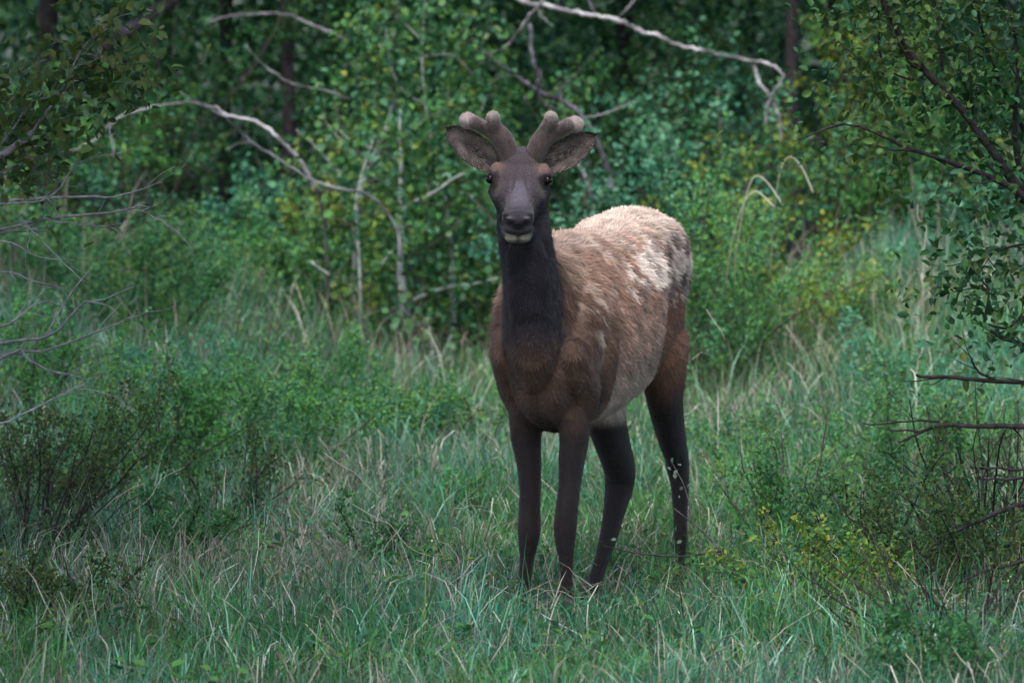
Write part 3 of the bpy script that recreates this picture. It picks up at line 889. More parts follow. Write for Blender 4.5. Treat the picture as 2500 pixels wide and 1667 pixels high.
# fur: fine tapered hairs over the coat, one part
def fur(mb, v, q, t, colf, n, lenf, dirf, seed, width=.0022, skip=None):
    r = np.random.default_rng(seed)
    N = vnormals(v, q, t)
    tri = np.vstack([q[:, [0, 1, 2]], q[:, [0, 2, 3]]] + ([t] if len(t) else []))
    ar = np.linalg.norm(np.cross(v[tri[:, 1]] - v[tri[:, 0]], v[tri[:, 2]] - v[tri[:, 0]]), axis=1)
    k = r.choice(len(tri), n, p=ar / ar.sum())
    a, b = r.random(n), r.random(n)
    f = a + b > 1; a[f] = 1 - a[f]; b[f] = 1 - b[f]
    w = np.stack([1 - a - b, a, b], 1)
    p = (v[tri[k]] * w[:, :, None]).sum(1)
    nn = unit((N[tri[k]] * w[:, :, None]).sum(1))
    L = lenf(p) * r.uniform(.6, 1.3, n)
    keep = L > .0015
    p, nn, L = p[keep], nn[keep], L[keep]
    n = len(p)
    d, lift = dirf(p, nn)
    d = d - nn * (d * nn).sum(1, keepdims=True)
    d = unit(unit(d) + r.normal(0, .22, (n, 3)))
    d1 = unit(d + nn * (lift + .12)[:, None]); d2 = unit(d + nn * (lift - .12)[:, None])
    side = unit(np.cross(d1, nn))
    wd = width * r.uniform(.7, 1.3, n)[:, None]
    b0 = p - nn * .001
    m0 = p + d1 * (L * .5)[:, None]
    tp = m0 + d2 * (L * .5)[:, None]
    vs = np.stack([b0 - side * wd, b0 + side * wd, m0 - side * wd * .7, m0 + side * wd * .7, tp], 1)
    base = np.arange(n)[:, None] * 5
    c = colf(p) * r.uniform(.72, 1.3, (n, 1))
    cc = np.repeat(c[:, None, :], 5, 1)
    cc[:, 4] *= 1.15; cc[:, :2] *= .85
    mb.add(vs.reshape(-1, 3), base + np.array([[0, 1, 3, 2]]), base + np.array([[2, 3, 4]]), np.clip(cc.reshape(-1, 3), 0, .95))

def body_len(p):
    s, t, z = elk_space(p)
    L = np.full(len(p), .020)
    L = np.where(z > 1.05, .026, L)
    L = np.where((z < .90) & (s < .3), .014, L)
    L = np.where((z < .72), .012, L)
    L = np.where((z < .60), .008, L)
    L = np.where(z < .07, 0, L)
    nk = (p[:, 1] < -.12) & (z > .85)
    L = np.where(nk, .016, L)
    L = np.where((s > .0) & (t < -.12) & (z > .84) & (z < 1.15), .04, L)
    hv = p - H_P0
    u = hv @ H_DIR / H_LEN; dp = -(hv @ H_NRM)
    head = (u > -.2) & (dp < .19) & (p[:, 1] < -.20) & (z > 1.27)
    L = np.where(head, .006, L)
    L = np.where(head & (u > .82), 0, L)
    L = np.where(p[:, 1] < -.47, 0, L)
    for cE in EYE: L = np.where(np.linalg.norm(p - cE, axis=1) < .026, 0, L)
    return L
def body_dir(p, n):
    s, t, z = elk_space(p)
    d = np.tile(E_R * .75 - UP * .65, (len(p), 1))
    leg = z < .72
    d[leg] = -UP + E_R * .15
    nk = (p[:, 1] < -.05) & (z > .85)
    d[nk] = -UP * 1.0 + E_R * .3
    hv = p - H_P0
    u = hv @ H_DIR / H_LEN
    hd = (u > -.2) & (p[:, 1] < -.20) & (z > 1.27) & (-(hv @ H_NRM) < .17)
    d[hd] = -H_DIR
    lift = np.where(leg, .14, .24)
    return d, lift
fm = MB()
fur(fm, body_v, body_q, body_t, coat, 108000, body_len, body_dir, 31, width=.0016)
for v, q, t, c in ANT:
    tri_c = c
    def cf(p, v=v, c=c):
        # nearest stored colour through a coarse grid
        out = np.zeros((len(p), 3))
        for i in range(0, len(p), 500):
            d = ((p[i:i + 500, None, :] - v[None, ::7, :]) ** 2).sum(2)
            out[i:i + 500] = c[::7][d.argmin(1)]
        return np.clip(out * 1.7, 0, .62)
    fur(fm, v, q, t, cf, 4500, lambda p: np.full(len(p), .006), lambda p, n: (np.tile(UP, (len(p), 1)) + n * .1, np.full(len(p), 1.6)), 41, width=.0006)
for (ev, eq, off), (eb_, et_) in zip(EARS, ((P(1214, 408, -.235), P(1089, 312, -.20)), (P(1326, 409, -.235), P(1456, 329, -.20)))):
    def ec(p):
        k = fbm(p * 60, 15, 2)[:, None]
        return np.array([.30, .245, .215]) * (.25 + 1.1 * k)
    def el_(p, eb_=eb_):
        return np.where(np.linalg.norm(p - eb_, axis=1) < .115, .017, .005)
    fur(fm, ev, eq, np.zeros((0, 3), np.int64), ec, 1100, el_, lambda p, n, a=unit(et_ - eb_): (np.tile(a, (len(p), 1)), np.full(len(p), .45)), 45, width=.0008)
f_o = fm.build("fur", M_FUR, elk, ELK0)
tag(f_o, kind="stuff")

# ------------------------------------------------------------------ shrubs
C_TWIG = (.075, .060, .052)
C_TWIG_D = (.030, .025, .024)
C_TWIG_P = (.33, .31, .30)
PAL_ROSE = [(.034, .120, .026), (.052, .150, .032), (.032, .115, .050), (.072, .155, .028), (.044, .135, .064)]
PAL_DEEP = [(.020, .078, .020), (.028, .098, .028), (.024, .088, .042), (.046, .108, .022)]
PAL_YEL = [(.092, .155, .020), (.135, .165, .020), (.060, .145, .028), (.042, .120, .038)]
PAL_TEAL = [(.028, .120, .068), (.038, .145, .082), (.032, .118, .046), (.062, .170, .095)]
PAL_OLIVE = [(.040, .080, .020), (.055, .098, .024), (.030, .074, .024), (.066, .094, .020)]

def limb(p0, d0, length, r0, r, wob=.25, n=6, grav=0.0, taper=.3):
    """Wandering polyline with radii."""
    pts = [np.asarray(p0, float)]
    d = unit(np.asarray(d0, float))
    for i in range(n - 1):
        d = unit(d + r.normal(0, wob, 3) + np.array([0, 0, grav]))
        pts.append(pts[-1] + d * length / (n - 1))
    pts = resample(pts, 2)
    return pts, np.linspace(r0, r0 * taper, len(pts))

def foliage_on(pts_list, n, r, leaf, pal, spread, mb, big=False, upb=.9, aspect=.55, clump=True, seed=0, zmin=0):
    """n leaves scattered along polylines (weighted to their outer ends)."""
    seg = []
    for pts, w in pts_list:
        seg.append((pts, w * np.linalg.norm(np.diff(pts, axis=0), axis=1).sum()))
    ws = np.array([s_[1] for s_ in seg]); ws = ws / ws.sum()
    cnt = r.multinomial(n, ws)
    pos, ax = [], []
    for (pts, _), k in zip(seg, cnt):
        if not k: continue
        u = r.random(k) ** .75 * (len(pts) - 1.001)
        i = u.astype(int); f = (u - i)[:, None]
        pos.append(pts[i] * (1 - f) + pts[i + 1] * f + r.normal(0, spread, (k, 3)))
        ax.append(unit(pts[i + 1] - pts[i]))
    pos = np.concatenate(pos); ax = np.concatenate(ax)
    k = len(pos)
    if zmin:
        ok = pos[:, 2] > zmin; pos, ax = pos[ok], ax[ok]; k = len(pos)
    pos[:, 2] = np.maximum(pos[:, 2], ground_h(pos[:, 0], pos[:, 1]) + .01)
    d = unit(ax * .5 + r.normal(0, .75, (k, 3)) + np.array([0, 0, -.1]))
    nr = unit(r.normal(0, .55, (k, 3)) + np.array([0, -.25, upb]))
    L = leaf * r.uniform(.6, 1.3, k)
    cn = fbm(pos * 4.0, seed + 5, 2)
    col = np.asarray(pal)[np.clip((cn * 1.9 - .45) * len(pal) + r.normal(0, .7, k), 0, len(pal) - 1).astype(int)] * r.uniform(.65, 1.35, (k, 1))
    leaf_batch(mb, pos, d, nr, L, L * aspect * r.uniform(.8, 1.2, k), col, big)

def shrub(name, label, x, y, h, spread, nstem, nleaf, leaf, pal, group=None, bark=C_TWIG, cat="shrub", seed=1, lean=(0, 0), big=False, twigs=5, leafless=0.25, r0=.006, aspect=.55, pal_gain=1.0):
    r = np.random.default_rng(seed)
    z0 = float(ground_h(np.array([x]), np.array([y]))[0])
    root = empty(name, (x, y, z0))
    tag(root, label, cat, group)
    o3 = (x, y, z0)
    lines = []
    for k in range(nstem):
        a = r.uniform(0, 6.283)
        out = np.sqrt(r.random()) * spread
        d = np.array([math.cos(a) * out + lean[0], math.sin(a) * out + lean[1], h])
        b0 = np.array([x, y, z0 - .02]) + np.array([math.cos(a), math.sin(a), 0]) * r.uniform(.01, .12) * min(1, spread * 2)
        L = np.linalg.norm(d) * r.uniform(.7, 1.08)
        pts, rad = limb(b0, d, L, r0 * r.uniform(.7, 1.3), r, .16, 6, -.02)
        mb = MB()
        col = np.asarray(bark) * r.uniform(.7, 1.3)
        tube(mb, pts, rad, 5, col)
        lines.append((pts[len(pts) // 3:], .6))
        for j in range(twigs):
            i = r.integers(int(len(pts) * leafless), len(pts) - 1)
            dd = unit(pts[min(i + 1, len(pts) - 1)] - pts[i - 1]) * .6 + r.normal(0, .6, 3) + np.array([0, 0, .15])
            tp, tr = limb(pts[i], dd, h * r.uniform(.18, .42), rad[i] * .55, r, .22, 4)
            tube(mb, tp, tr, 3, col)
            lines.append((tp, 1.2))
        mb.build("stem", M_BARK, root, o3)
    fm = MB()
    foliage_on(lines, nleaf, r, leaf, np.asarray(pal) * pal_gain, leaf * .9, fm, big, seed=seed, aspect=aspect)
    fo = fm.build("foliage", M_LEAF, root, o3, smooth=False)
    tag(fo, kind="stuff")
    return root

def shrub_px(name, label, px, py, h, spread, nstem, nleaf, leaf, pal, **kw):
    x, y = G(px, py)
    return shrub(name, label, x, y, h, spread, nstem, nleaf, leaf, pal, **kw)

# low bushes in the meadow (their foot in photograph pixels)
G_MB = "low leafy bushes in the meadow"
low = [
 ("wide green rose bush with fine leaves left of the pale aspen stems", 690, 1200, .54, .50, 15, 7000, .023, PAL_ROSE),
 ("dense green bush with dark stems beside the bare grey twigs", 330, 1225, .58, .55, 17, 7000, .023, PAL_ROSE),
 ("bright green bush with a rounded crown in front of the leaning aspen", 800, 1080, .46, .40, 12, 4600, .025, PAL_ROSE),
 ("small bright green bush at the foot of the scarred aspen", 960, 1120, .36, .38, 10, 3400, .025, PAL_ROSE),
 ("yellow green bush tucked between the aspens and the elk's front legs", 1130, 1120, .36, .34, 9, 2800, .025, PAL_YEL),
 ("dark bush with tangled brown stems under the bare twigs", 110, 1310, .58, .50, 17, 5200, .021, PAL_OLIVE),
 ("thin brown bush with few leaves among straw", 560, 1330, .42, .42, 14, 2200, .020, PAL_OLIVE),
 ("low green bush in the shaded straw", 400, 1400, .34, .38, 10, 2800, .021, PAL_DEEP),
 ("twiggy brown bush with grey stems right of the elk's hind legs", 1880, 1350, .50, .42, 22, 3000, .020, PAL_ROSE),
 ("pale green bush with a yellowish tip in front of the twiggy brown bush", 1990, 1530, .36, .32, 11, 3400, .023, PAL_YEL),
 ("dark green rounded bush below the broken dark branches", 2150, 1450, .46, .46, 14, 5600, .021, PAL_DEEP),
 ("blue green bush spreading low in the corner shade", 2330, 1730, .26, .50, 12, 4200, .022, PAL_DEEP + PAL_TEAL[:1]),
 ("olive bush of tangled stems under the dark broken limb", 2420, 1490, .55, .45, 18, 4400, .022, PAL_OLIVE),
 ("brown twiggy bush with upright stems behind the elk's rump", 1850, 970, .68, .46, 20, 3800, .024, PAL_ROSE),
 ("light green bush rising beside the elk's back", 1700, 1030, 1.10, .55, 18, 9500, .025, PAL_TEAL[2:] + PAL_ROSE + PAL_YEL[2:]),
 ("yellow green bush in the tall grass beyond the elk", 2060, 900, .60, .50, 12, 4200, .027, PAL_YEL),
 ("sparse green bush in the grass near the dark limb", 2230, 1190, .46, .46, 13, 3600, .022, PAL_ROSE),
 ("small leafy bush in the grass beyond the elk's hind legs", 1720, 1160, .28, .28, 8, 1900, .022, PAL_ROSE),
 ("grey stemmed bush with few leaves standing in the tall grass", 620, 985, .62, .28, 9, 900, .022, PAL_ROSE),
 ("leafy bush at the edge of the wood behind the tall grass", 330, 880, .72, .60, 14, 5200, .030, PAL_DEEP),
 ("leafy bush under the lowest bare grey twigs", 60, 1050, .60, .50, 14, 4600, .024, PAL_ROSE),
 ("teal green bush between the tall grass and the rose bush", 470, 1060, .42, .42, 12, 4000, .024, PAL_TEAL),
 ("green bush in the open grass well beyond the elk's rump", 2150, 1020, .42, .46, 12, 3800, .025, PAL_TEAL),
 ("soft green bush high on the grassy slope under the thin slanting branch", 470, 800, .62, .55, 14, 5200, .027, PAL_ROSE),
 ("soft green bush on the grassy slope under the arch", 680, 850, .66, .50, 14, 5200, .027, PAL_ROSE),
 ("yellowish green bush beside the leaning aspen's foot", 850, 900, .60, .45, 12, 4200, .027, PAL_YEL),
 ("soft dark green bush on the grassy slope behind the grey twigs", 230, 790, .62, .55, 14, 4800, .027, PAL_DEEP),
 ("dark tangle of bare stems under the lowest broken limb", 2440, 1370, .60, .55, 30, 900, .020, PAL_OLIVE),
 ("dark tangle of bare brush in the near grass below the dark limbs", 2330, 1620, .40, .50, 26, 900, .020, PAL_OLIVE),
 ("dark tangle of bare brush under the grey twigs", 60, 1420, .55, .55, 28, 900, .020, PAL_OLIVE),
 ("low green clump in the grass ahead of the straw patch", 900, 1420, .22, .28, 9, 1700, .020, PAL_DEEP),
 ("low bright clump in the grass beside the elk's front hooves", 1110, 1280, .24, .26, 8, 1700, .022, PAL_ROSE),
 ("dark low bush in the near corner grass on the bare twig side", 130, 1560, .30, .40, 11, 2600, .020, PAL_OLIVE),
]
for i, (lab, px, py, h, sp, ns, nl, lf, pal) in enumerate(low):
    shrub_px("low_bush", lab, px, py, h, sp, ns, nl, lf, pal, group=G_MB, cat="bush", pal_gain=.85 if pal is PAL_OLIVE else 1.4, seed=300 + i, bark=C_TWIG_D if pal in (PAL_OLIVE, PAL_DEEP) else C_TWIG)

# taller shrubs along the edge of the wood
rw = np.random.default_rng(55)
edge = [
 ("tall leafy shrub with blue green leaves behind the elk's antlers", 1.30, 14.4, 1.55, .75, PAL_TEAL, 5200),
 ("tall yellow green shrub under the pale fallen branch", 2.05, 15.2, 1.5, .65, PAL_YEL, 4800),
 ("tall green shrub standing behind the elk's rump", 2.3, 14.4, 1.25, .75, PAL_ROSE, 5200),
 ("dark leafy shrub under the forked end of the fallen branch", 3.5, 15.5, 1.35, .75, PAL_DEEP, 4600),
 ("broad shrub with small leaves behind the arched dry stems", 4.2, 16.2, 1.0, .80, PAL_ROSE, 4200),
 ("dark shrub at the wood's edge beyond the leaning limb tree", 5.3, 14.0, 1.7, .80, PAL_DEEP, 3800),
 ("green shrub filling the gap behind the leaning pale aspen", -.35, 14.6, 1.65, .70, PAL_ROSE, 4800),
 ("yellow green shrub beside the leaning pale aspen", -1.05, 14.6, 1.10, .70, PAL_YEL, 4400),
 ("teal leaved shrub under the arched pale stem", -1.85, 14.8, .85, .75, PAL_TEAL, 4600),
 ("green shrub at the springing of the arched pale stem", -2.75, 14.8, .95, .75, PAL_ROSE, 4600),
 ("dark shrub beyond the leafy twigs of the grey shrub", -3.7, 14.2, 1.0, .80, PAL_DEEP, 4200),
 ("deep green shrub standing back in the shade between dark trunks", -2.2, 17.0, 1.75, .85, PAL_DEEP, 4400),
 ("green shrub standing back in the wood above the aspens", -.6, 17.5, 1.95, .85, PAL_ROSE, 4600),
 ("green shrub standing back behind the tangled dead branches", .75, 17.2, 1.95, .85, PAL_DEEP, 4600),
 ("shaded shrub far back above the fallen branch", 2.4, 18.5, 2.0, .9, PAL_DEEP, 4200),
 ("shaded shrub far back beyond the fork of the fallen branch", 4.2, 18.5, 1.9, .9, PAL_DEEP, 4000),
 ("olive shrub in the shade beside the thick dark trunk", -4.4, 17.5, 1.8, .9, PAL_OLIVE, 3800),
]
edge += [
 ("leafy shrub before the foot of the arched pale stem", -1.35, 13.0, .60, .65, PAL_ROSE, 3600),
 ("brownish green shrub under the thin slanting branch", -2.15, 12.2, .45, .60, PAL_OLIVE, 3000),
 ("green shrub where the tall grass meets the wood", -2.9, 12.4, .50, .65, PAL_ROSE, 3400),
 ("low green shrub between the scarred aspen and the elk's neck", -.25, 13.4, .95, .55, PAL_ROSE, 3200),
 ("teal shrub showing just beyond the elk's neck and withers", .55, 11.4, 1.25, .60, PAL_TEAL, 3800),
 ("green shrub showing over the elk's back", 1.15, 11.0, 1.15, .65, PAL_YEL, 3800),
 ("green shrub in the tall grass below the arched dry stems", 2.7, 12.6, .60, .65, PAL_TEAL, 3400),
 ("dim green shrub in the tall grass under the leafy boughs", 3.7, 12.4, .55, .70, PAL_DEEP, 3400),
 ("yellowish shrub half hidden under the leafy boughs", 3.2, 13.6, .60, .60, PAL_YEL, 3000),
]
for i, (lab, x, y, h, sp, pal, nl) in enumerate(edge):
    shrub("woodland_shrub", lab, x, y, h, sp, 11, int(nl * .95), .037, pal, group="shrubs along the edge of the wood", seed=500 + i, big=True, r0=.009, twigs=6, leafless=.15, aspect=.78, bark=C_TWIG)

# ------------------------------------------------------------------ trees of the wood behind
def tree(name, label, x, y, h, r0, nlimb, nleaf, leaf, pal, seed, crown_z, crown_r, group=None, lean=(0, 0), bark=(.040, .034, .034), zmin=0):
    r = np.random.default_rng(seed)
    z0 = float(ground_h(np.array([x]), np.array([y]))[0])
    root = empty(name, (x, y, z0)); tag(root, label, "tree", group)
    o3 = (x, y, z0)
    mb = MB()
    n = 9
    t = np.linspace(0, 1, n)
    pts = np.stack([x + lean[0] * t * h + np.cumsum(r.normal(0, .02, n)), y + lean[1] * t * h + np.cumsum(r.normal(0, .02, n)), z0 - .05 + t * h], 1)
    pts = resample(pts, 2)
    rad = r0 * (1 - .75 * np.linspace(0, 1, len(pts))) * (1 + .35 * np.exp(-np.linspace(0, 1, len(pts)) * 25))
    tube(mb, pts, rad, 10, bark, knobs=.05)
    lines = []
    for k in range(nlimb):
        i = r.integers(int(len(pts) * crown_z / h), len(pts) - 1)
        a = r.uniform(0, 6.283)
        lp, lr = limb(pts[i], (math.cos(a), math.sin(a), r.uniform(.0, .7)), crown_r * r.uniform(.5, 1.1), rad[i] * .4, r, .2, 6)
        tube(mb, lp, lr, 5, bark)
        lines.append((lp, 1.0))
        for j in range(3):
            q = r.integers(2, len(lp) - 1)
            tp, tr = limb(lp[q], unit(lp[q] - lp[q - 1]) + r.normal(0, .6, 3), crown_r * r.uniform(.25, .5), lr[q] * .5, r, .25, 4)
            tube(mb, tp, tr, 3, bark)
            lines.append((tp, 1.3))
    mb.build("trunk", M_BARK, root, o3)
    fm = MB()
    foliage_on(lines, nleaf, r, leaf, pal, leaf * 1.8, fm, False, seed=seed, aspect=.7, zmin=zmin)
    c = fm.build("crown", M_LEAF, root, o3, smooth=False); tag(c, kind="stuff")
    return root
G_T = "trees of the wood behind the meadow"
wood = [("dark trunked tree standing behind the tall shrubs by the slanting log", -3.05, 19.5, 6.5, .13), ("dark trunked tree close beside the slimmest dark trunk", -2.35, 20.5, 7, .11),
        ("slim dark trunked tree beside the dark trunked pair", -1.95, 21.5, 7, .09), ("dark tree trunk rising above the tall aspen stem's top", -.9, 22, 7, .12), ("dark tree trunk in deep shade above the fallen branch", 2.3, 22.5, 7, .15),
        ("dark tree trunk in deep shade beyond the fallen branch's fork", 3.6, 21.5, 7, .14), ("dark tree trunk half hidden by the overhanging leaves", 4.9, 20.5, 7, .16), ("thick dark tree trunk in the shade behind the grey twigs", -4.6, 20, 7, .18),
        ("dark tree trunk far back behind the elk's antlers", .8, 23, 7, .13), ("dark slim tree just behind the arch's crown", -3.3, 16.8, 7, .08), ("dark slim tree behind the leaning aspen's broken top", -1.35, 17.4, 7, .08), ("dark slim tree behind the fallen branch's middle", 1.75, 17.2, 7, .08), ("dark slim tree beyond the fallen branch's hanging fork", 3.9, 17.0, 7, .08),
        ("dark tree trunk at the wood's far end", -6.2, 19, 7, .16), ("dark tree trunk at the wood's outer end", 6.5, 19, 7, .16)]
for i, (lab, x, y, h, r0) in enumerate(wood):
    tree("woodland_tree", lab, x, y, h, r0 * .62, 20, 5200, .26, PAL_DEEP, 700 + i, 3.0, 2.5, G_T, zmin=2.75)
# unseen trees added either side of the clearing to darken the frame's edges
side_t = [("added unseen shade tree with a broad crown beside the clearing on the grey twig side", -3.6, .6, .14), ("added unseen shade tree with a broad crown ahead of the grey twig shrub", -3.6, -3.0, .13),
          ("added unseen shade tree with a broad crown beside the dark limbed shrub", 3.7, .9, .15), ("added unseen shade tree with a broad crown ahead of the dark limbed shrub", 3.8, -2.9, .14),
          ("added unseen shade tree well ahead of the meadow on the grey twig side", -3.5, -6.4, .13), ("added unseen shade tree well ahead of the meadow on the dark limb side", 3.6, -6.6, .13),
          ("added unseen shade tree near the wood on the grey twig side", -5.0, 6.5, .15), ("added unseen shade tree near the wood beyond the dark limbs", 5.2, 7.0, .15)]
for i, (lab, x, y, r0) in enumerate(side_t):
    tree("added_shade_tree", lab, x, y, 7.0, r0, 26, 5600, .25, PAL_OLIVE, 760 + i, 3.4, 2.4, "added unseen shade trees beside the clearing", zmin=2.75)

# dense dark undergrowth of the far wood
um = MB()
ru = np.random.default_rng(91)
n = 56000
y = ru.uniform(18.5, 40, n); hw = .0815 * (CAM_D + y) + 2.5
x = ru.uniform(-1, 1, n) * hw
top = 1.1 + 1.6 * sstep(20, 25, y) + 1.6 * fbm(np.stack([x * .7, y * .35, np.zeros(n)], 1), 95, 3)
z = ground_h(x, y) + top * ru.random(n) ** .8
pos = np.stack([x, y, z], 1)
cn = fbm(pos * 2.0, 97, 2)
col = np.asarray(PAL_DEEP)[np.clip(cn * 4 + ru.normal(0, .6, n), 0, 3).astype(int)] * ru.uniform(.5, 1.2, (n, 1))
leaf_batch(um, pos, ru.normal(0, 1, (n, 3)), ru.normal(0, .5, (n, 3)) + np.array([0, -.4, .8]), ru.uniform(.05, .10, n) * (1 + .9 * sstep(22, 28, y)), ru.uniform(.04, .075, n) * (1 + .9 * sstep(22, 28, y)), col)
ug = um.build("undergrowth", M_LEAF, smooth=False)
tag(ug, "dark leafy undergrowth filling the wood between the far trunks", "undergrowth", kind="stuff")

# brown upright dead stalks between the tall grass and the wood
km = MB()
n = 1500
y = ru.uniform(9.5, 15, n); x = ru.uniform(-1, 1, n) * (.0815 * (CAM_D + y) + 1.0)
kp = fbm(np.stack([x * .9, y * .5, np.zeros(n)], 1), 131, 2) > .45
x, y = x[kp], y[kp]; n = len(x)
c = pick([(.17, .14, .11), (.22, .20, .17), (.12, .09, .075), (.32, .31, .26)], n, ru) * ru.uniform(.7, 1.2, (n, 1))
blades(km, np.stack([x, y, ground_h(x, y) - .01], 1), ru.uniform(.3, .75, n), ru.uniform(.006, .013, n), ru.uniform(0, 6.283, n), np.abs(ru.normal(.08, .16, n)), ru.uniform(0, .7, n), c, levels=4, kink=.15, r=ru)
ko = km.build("dead_stalks", M_STRAW)
tag(ko, "brown upright dead stalks where the tall grass meets the wood", "stalks", kind="stuff")

# ------------------------------------------------------------------ single leaves as pieces
def leaf_mesh(name, mat, wide=.8, curl=.1, seed=0):
    r = np.random.default_rng(seed)
    rows = [(.0, .0), (.18, .30), (.42, .50), (.68, .42), (.88, .20), (1.0, .0)]
    v, q, t = [], [], []
    for u, w in rows:
        bend = -curl * u * u
        for k in (-1, 0, 1):
            v.append((u, k * w * wide * (1 + r.normal(0, .04)), bend + (abs(k) * w * .22 * wide)))
    for i in range(5):
        for k in (0, 1):
            a = i * 3 + k
            q.append((a, a + 1, a + 4, a + 3))
    # stalk
    o = len(v)
    v += [(-.45, .01, .10), (-.45, -.01, .10), (0, -.012, 0), (0, .012, 0)]
    q.append((o, o + 1, o + 2, o + 3))
    mb = MB(); mb.add(v, q)
    me = mb.mesh(name)
    me.materials.append(mat)
    return me
M_ASPL = mat_leafobj("aspen_leaf", [(.034, .130, .036), (.120, .165, .030), (.044, .150, .042), (.040, .150, .080), (.075, .165, .038), (.036, .135, .052), (.100, .160, .034), (.095, .205, .125)])
M_GREYL = mat_leafobj("grey_shrub_leaf", [(.042, .078, .028), (.080, .110, .030), (.055, .095, .030), (.062, .104, .050), (.046, .088, .040), (.105, .120, .028)])
M_DARKL = mat_leafobj("dark_limb_leaf", [(.034, .080, .022), (.052, .105, .028), (.038, .095, .032), (.044, .108, .050), (.030, .075, .035), (.068, .105, .026)])
LEAF_A = [leaf_mesh("aspen_leaf", M_ASPL, .86, c, i) for i, c in enumerate((.05, .18, -.08))]
LEAF_G = [leaf_mesh("grey_shrub_leaf", M_GREYL, .56, c, i + 5) for i, c in enumerate((.05, .25, -.10))]
LEAF_D = [leaf_mesh("dark_limb_leaf", M_DARKL, .60, c, i + 9) for i, c in enumerate((.05, .22, -.10))]
from mathutils import Matrix
def put_leaf(meshes, pos, ax, nr, L, parent, origin, r):
    ax = unit(ax); nr = unit(nr - ax * (nr @ ax)); sd = np.cross(nr, ax)
    o = bpy.data.objects.new("leaf", meshes[int(r.integers(len(meshes)))])
    COL.objects.link(o)
    o.parent = parent
    pos = pos - np.asarray(origin)
    o.matrix_local = Matrix(((ax[0] * L, sd[0] * L, nr[0] * L, pos[0]), (ax[1] * L, sd[1] * L, nr[1] * L, pos[1]), (ax[2] * L, sd[2] * L, nr[2] * L, pos[2]), (0, 0, 0, 1)))
    return o

def leaves_on(lines, n, r, meshes, L, parent, origin, spread=.03, front=True, zmin=.05):
    w = np.array([np.linalg.norm(np.diff(p, axis=0), axis=1).sum() for p in lines]); w = w / w.sum()
    for k in range(n):
        p = lines[r.choice(len(lines), p=w)]
        u = r.random() ** .7 * (len(p) - 1.001); i = int(u); f = u - i
        q = p[i] * (1 - f) + p[i + 1] * f + r.normal(0, spread, 3)
        if q[2] < zmin: continue
        ax = unit(unit(p[i + 1] - p[i]) * .4 + r.normal(0, .7, 3) + np.array([0, -.1, -.15]))
        nr = unit(r.normal(0, .6, 3) + np.array([0, -.55, .75]))
        put_leaf(meshes, q, ax, nr, L * r.uniform(.65, 1.25), parent, origin, r)

def pxline(rows, Y, dY=0.0):
    """rows (px,py[,Y]) -> smooth 3-D polyline at depth Y (drifting dY along it)."""
    n = len(rows)
    return resample([P(a[0], a[1], (a[2] if len(a) > 2 else Y + dY * i / max(1, n - 1))) for i, a in enumerate(rows)], 4)

# ------------------------------------------------------------------ aspens
ASP = (.30, .33, .31)
def aspen(name, label, trunk_px, Y, hw_px, branches, nobj, nrest, seed, leaf=.046, group="young aspens at the edge of the wood", bark=ASP):
    r = np.random.default_rng(seed)
    pts = pxline(trunk_px, Y)
    base = pts[0].copy()
    base[2] = float(ground_h(np.array([base[0]]), np.array([base[1]]))[0])
    root = empty(name, base); tag(root, label, "tree", group)
    pts = np.vstack([[base - UP * .05], pts])
    mb = MB()
    m_ = F_PX / (CAM_D + Y)
    rad = np.interp(np.linspace(0, 1, len(pts)), np.linspace(0, 1, len(hw_px)), hw_px) / m_
    blot = fbm(pts * 7, seed, 2)
    cols = np.asarray(bark) * np.where(blot > .62, .35, 1.0)[:, None] * (.7 + .5 * blot)[:, None]
    tube(mb, pts, rad, 9, cols, knobs=.07)
    mb.build("trunk", M_PALEBARK, root, base)
    lines = [pts[len(pts) // 4:]]
    for rows, hw in branches:
        bp = pxline(rows, Y, r.uniform(-.3, .3))
        mb = MB()
        tube(mb, bp, np.linspace(hw, hw * .35, len(bp)) / m_, 6, np.asarray(bark) * r.uniform(.8, 1.15), knobs=.08)
        lines.append(bp); lines.append(bp)
        for j in range(4):
            i = r.integers(2, len(bp) - 1)
            tp, tr = limb(bp[i], unit(bp[i] - bp[i - 1]) + r.normal(0, .7, 3), r.uniform(.12, .35), hw * .4 / m_, r, .25, 4)
            tube(mb, tp, tr, 4, np.asarray(C_TWIG) * 1.6)
            lines.append(tp); lines.append(tp)
        mb.build("branch", M_PALEBARK, root, base)
    # side twigs
    mb = MB()
    for j in range(14):
        i = r.integers(len(pts) // 5, len(pts) - 1)
        tp, tr = limb(pts[i], (r.normal(0, 1), r.normal(0, .8), r.uniform(.0, .8)), r.uniform(.2, .55), rad[i] * .3, r, .22, 5)
        tube(mb, tp, tr, 4, np.asarray(C_TWIG) * 1.6)
        lines.append(tp); lines.append(tp)
    tag(mb.build("side_twigs", M_BARK, root, base), kind="stuff")
    leaves_on(lines, nobj, r, LEAF_A, leaf, root, base, .045)
    if nrest:
        fm = MB()
        foliage_on([(l, 1.0) for l in lines], int(nrest * 1.6), r, leaf, np.asarray(PAL_ROSE + PAL_DEEP + PAL_YEL[:2]) * 1.0, .10, fm, True, seed=seed, aspect=.8, upb=.6)
        fo = fm.build("foliage", M_LEAF, root, base, smooth=False); tag(fo, kind="stuff")
    return root
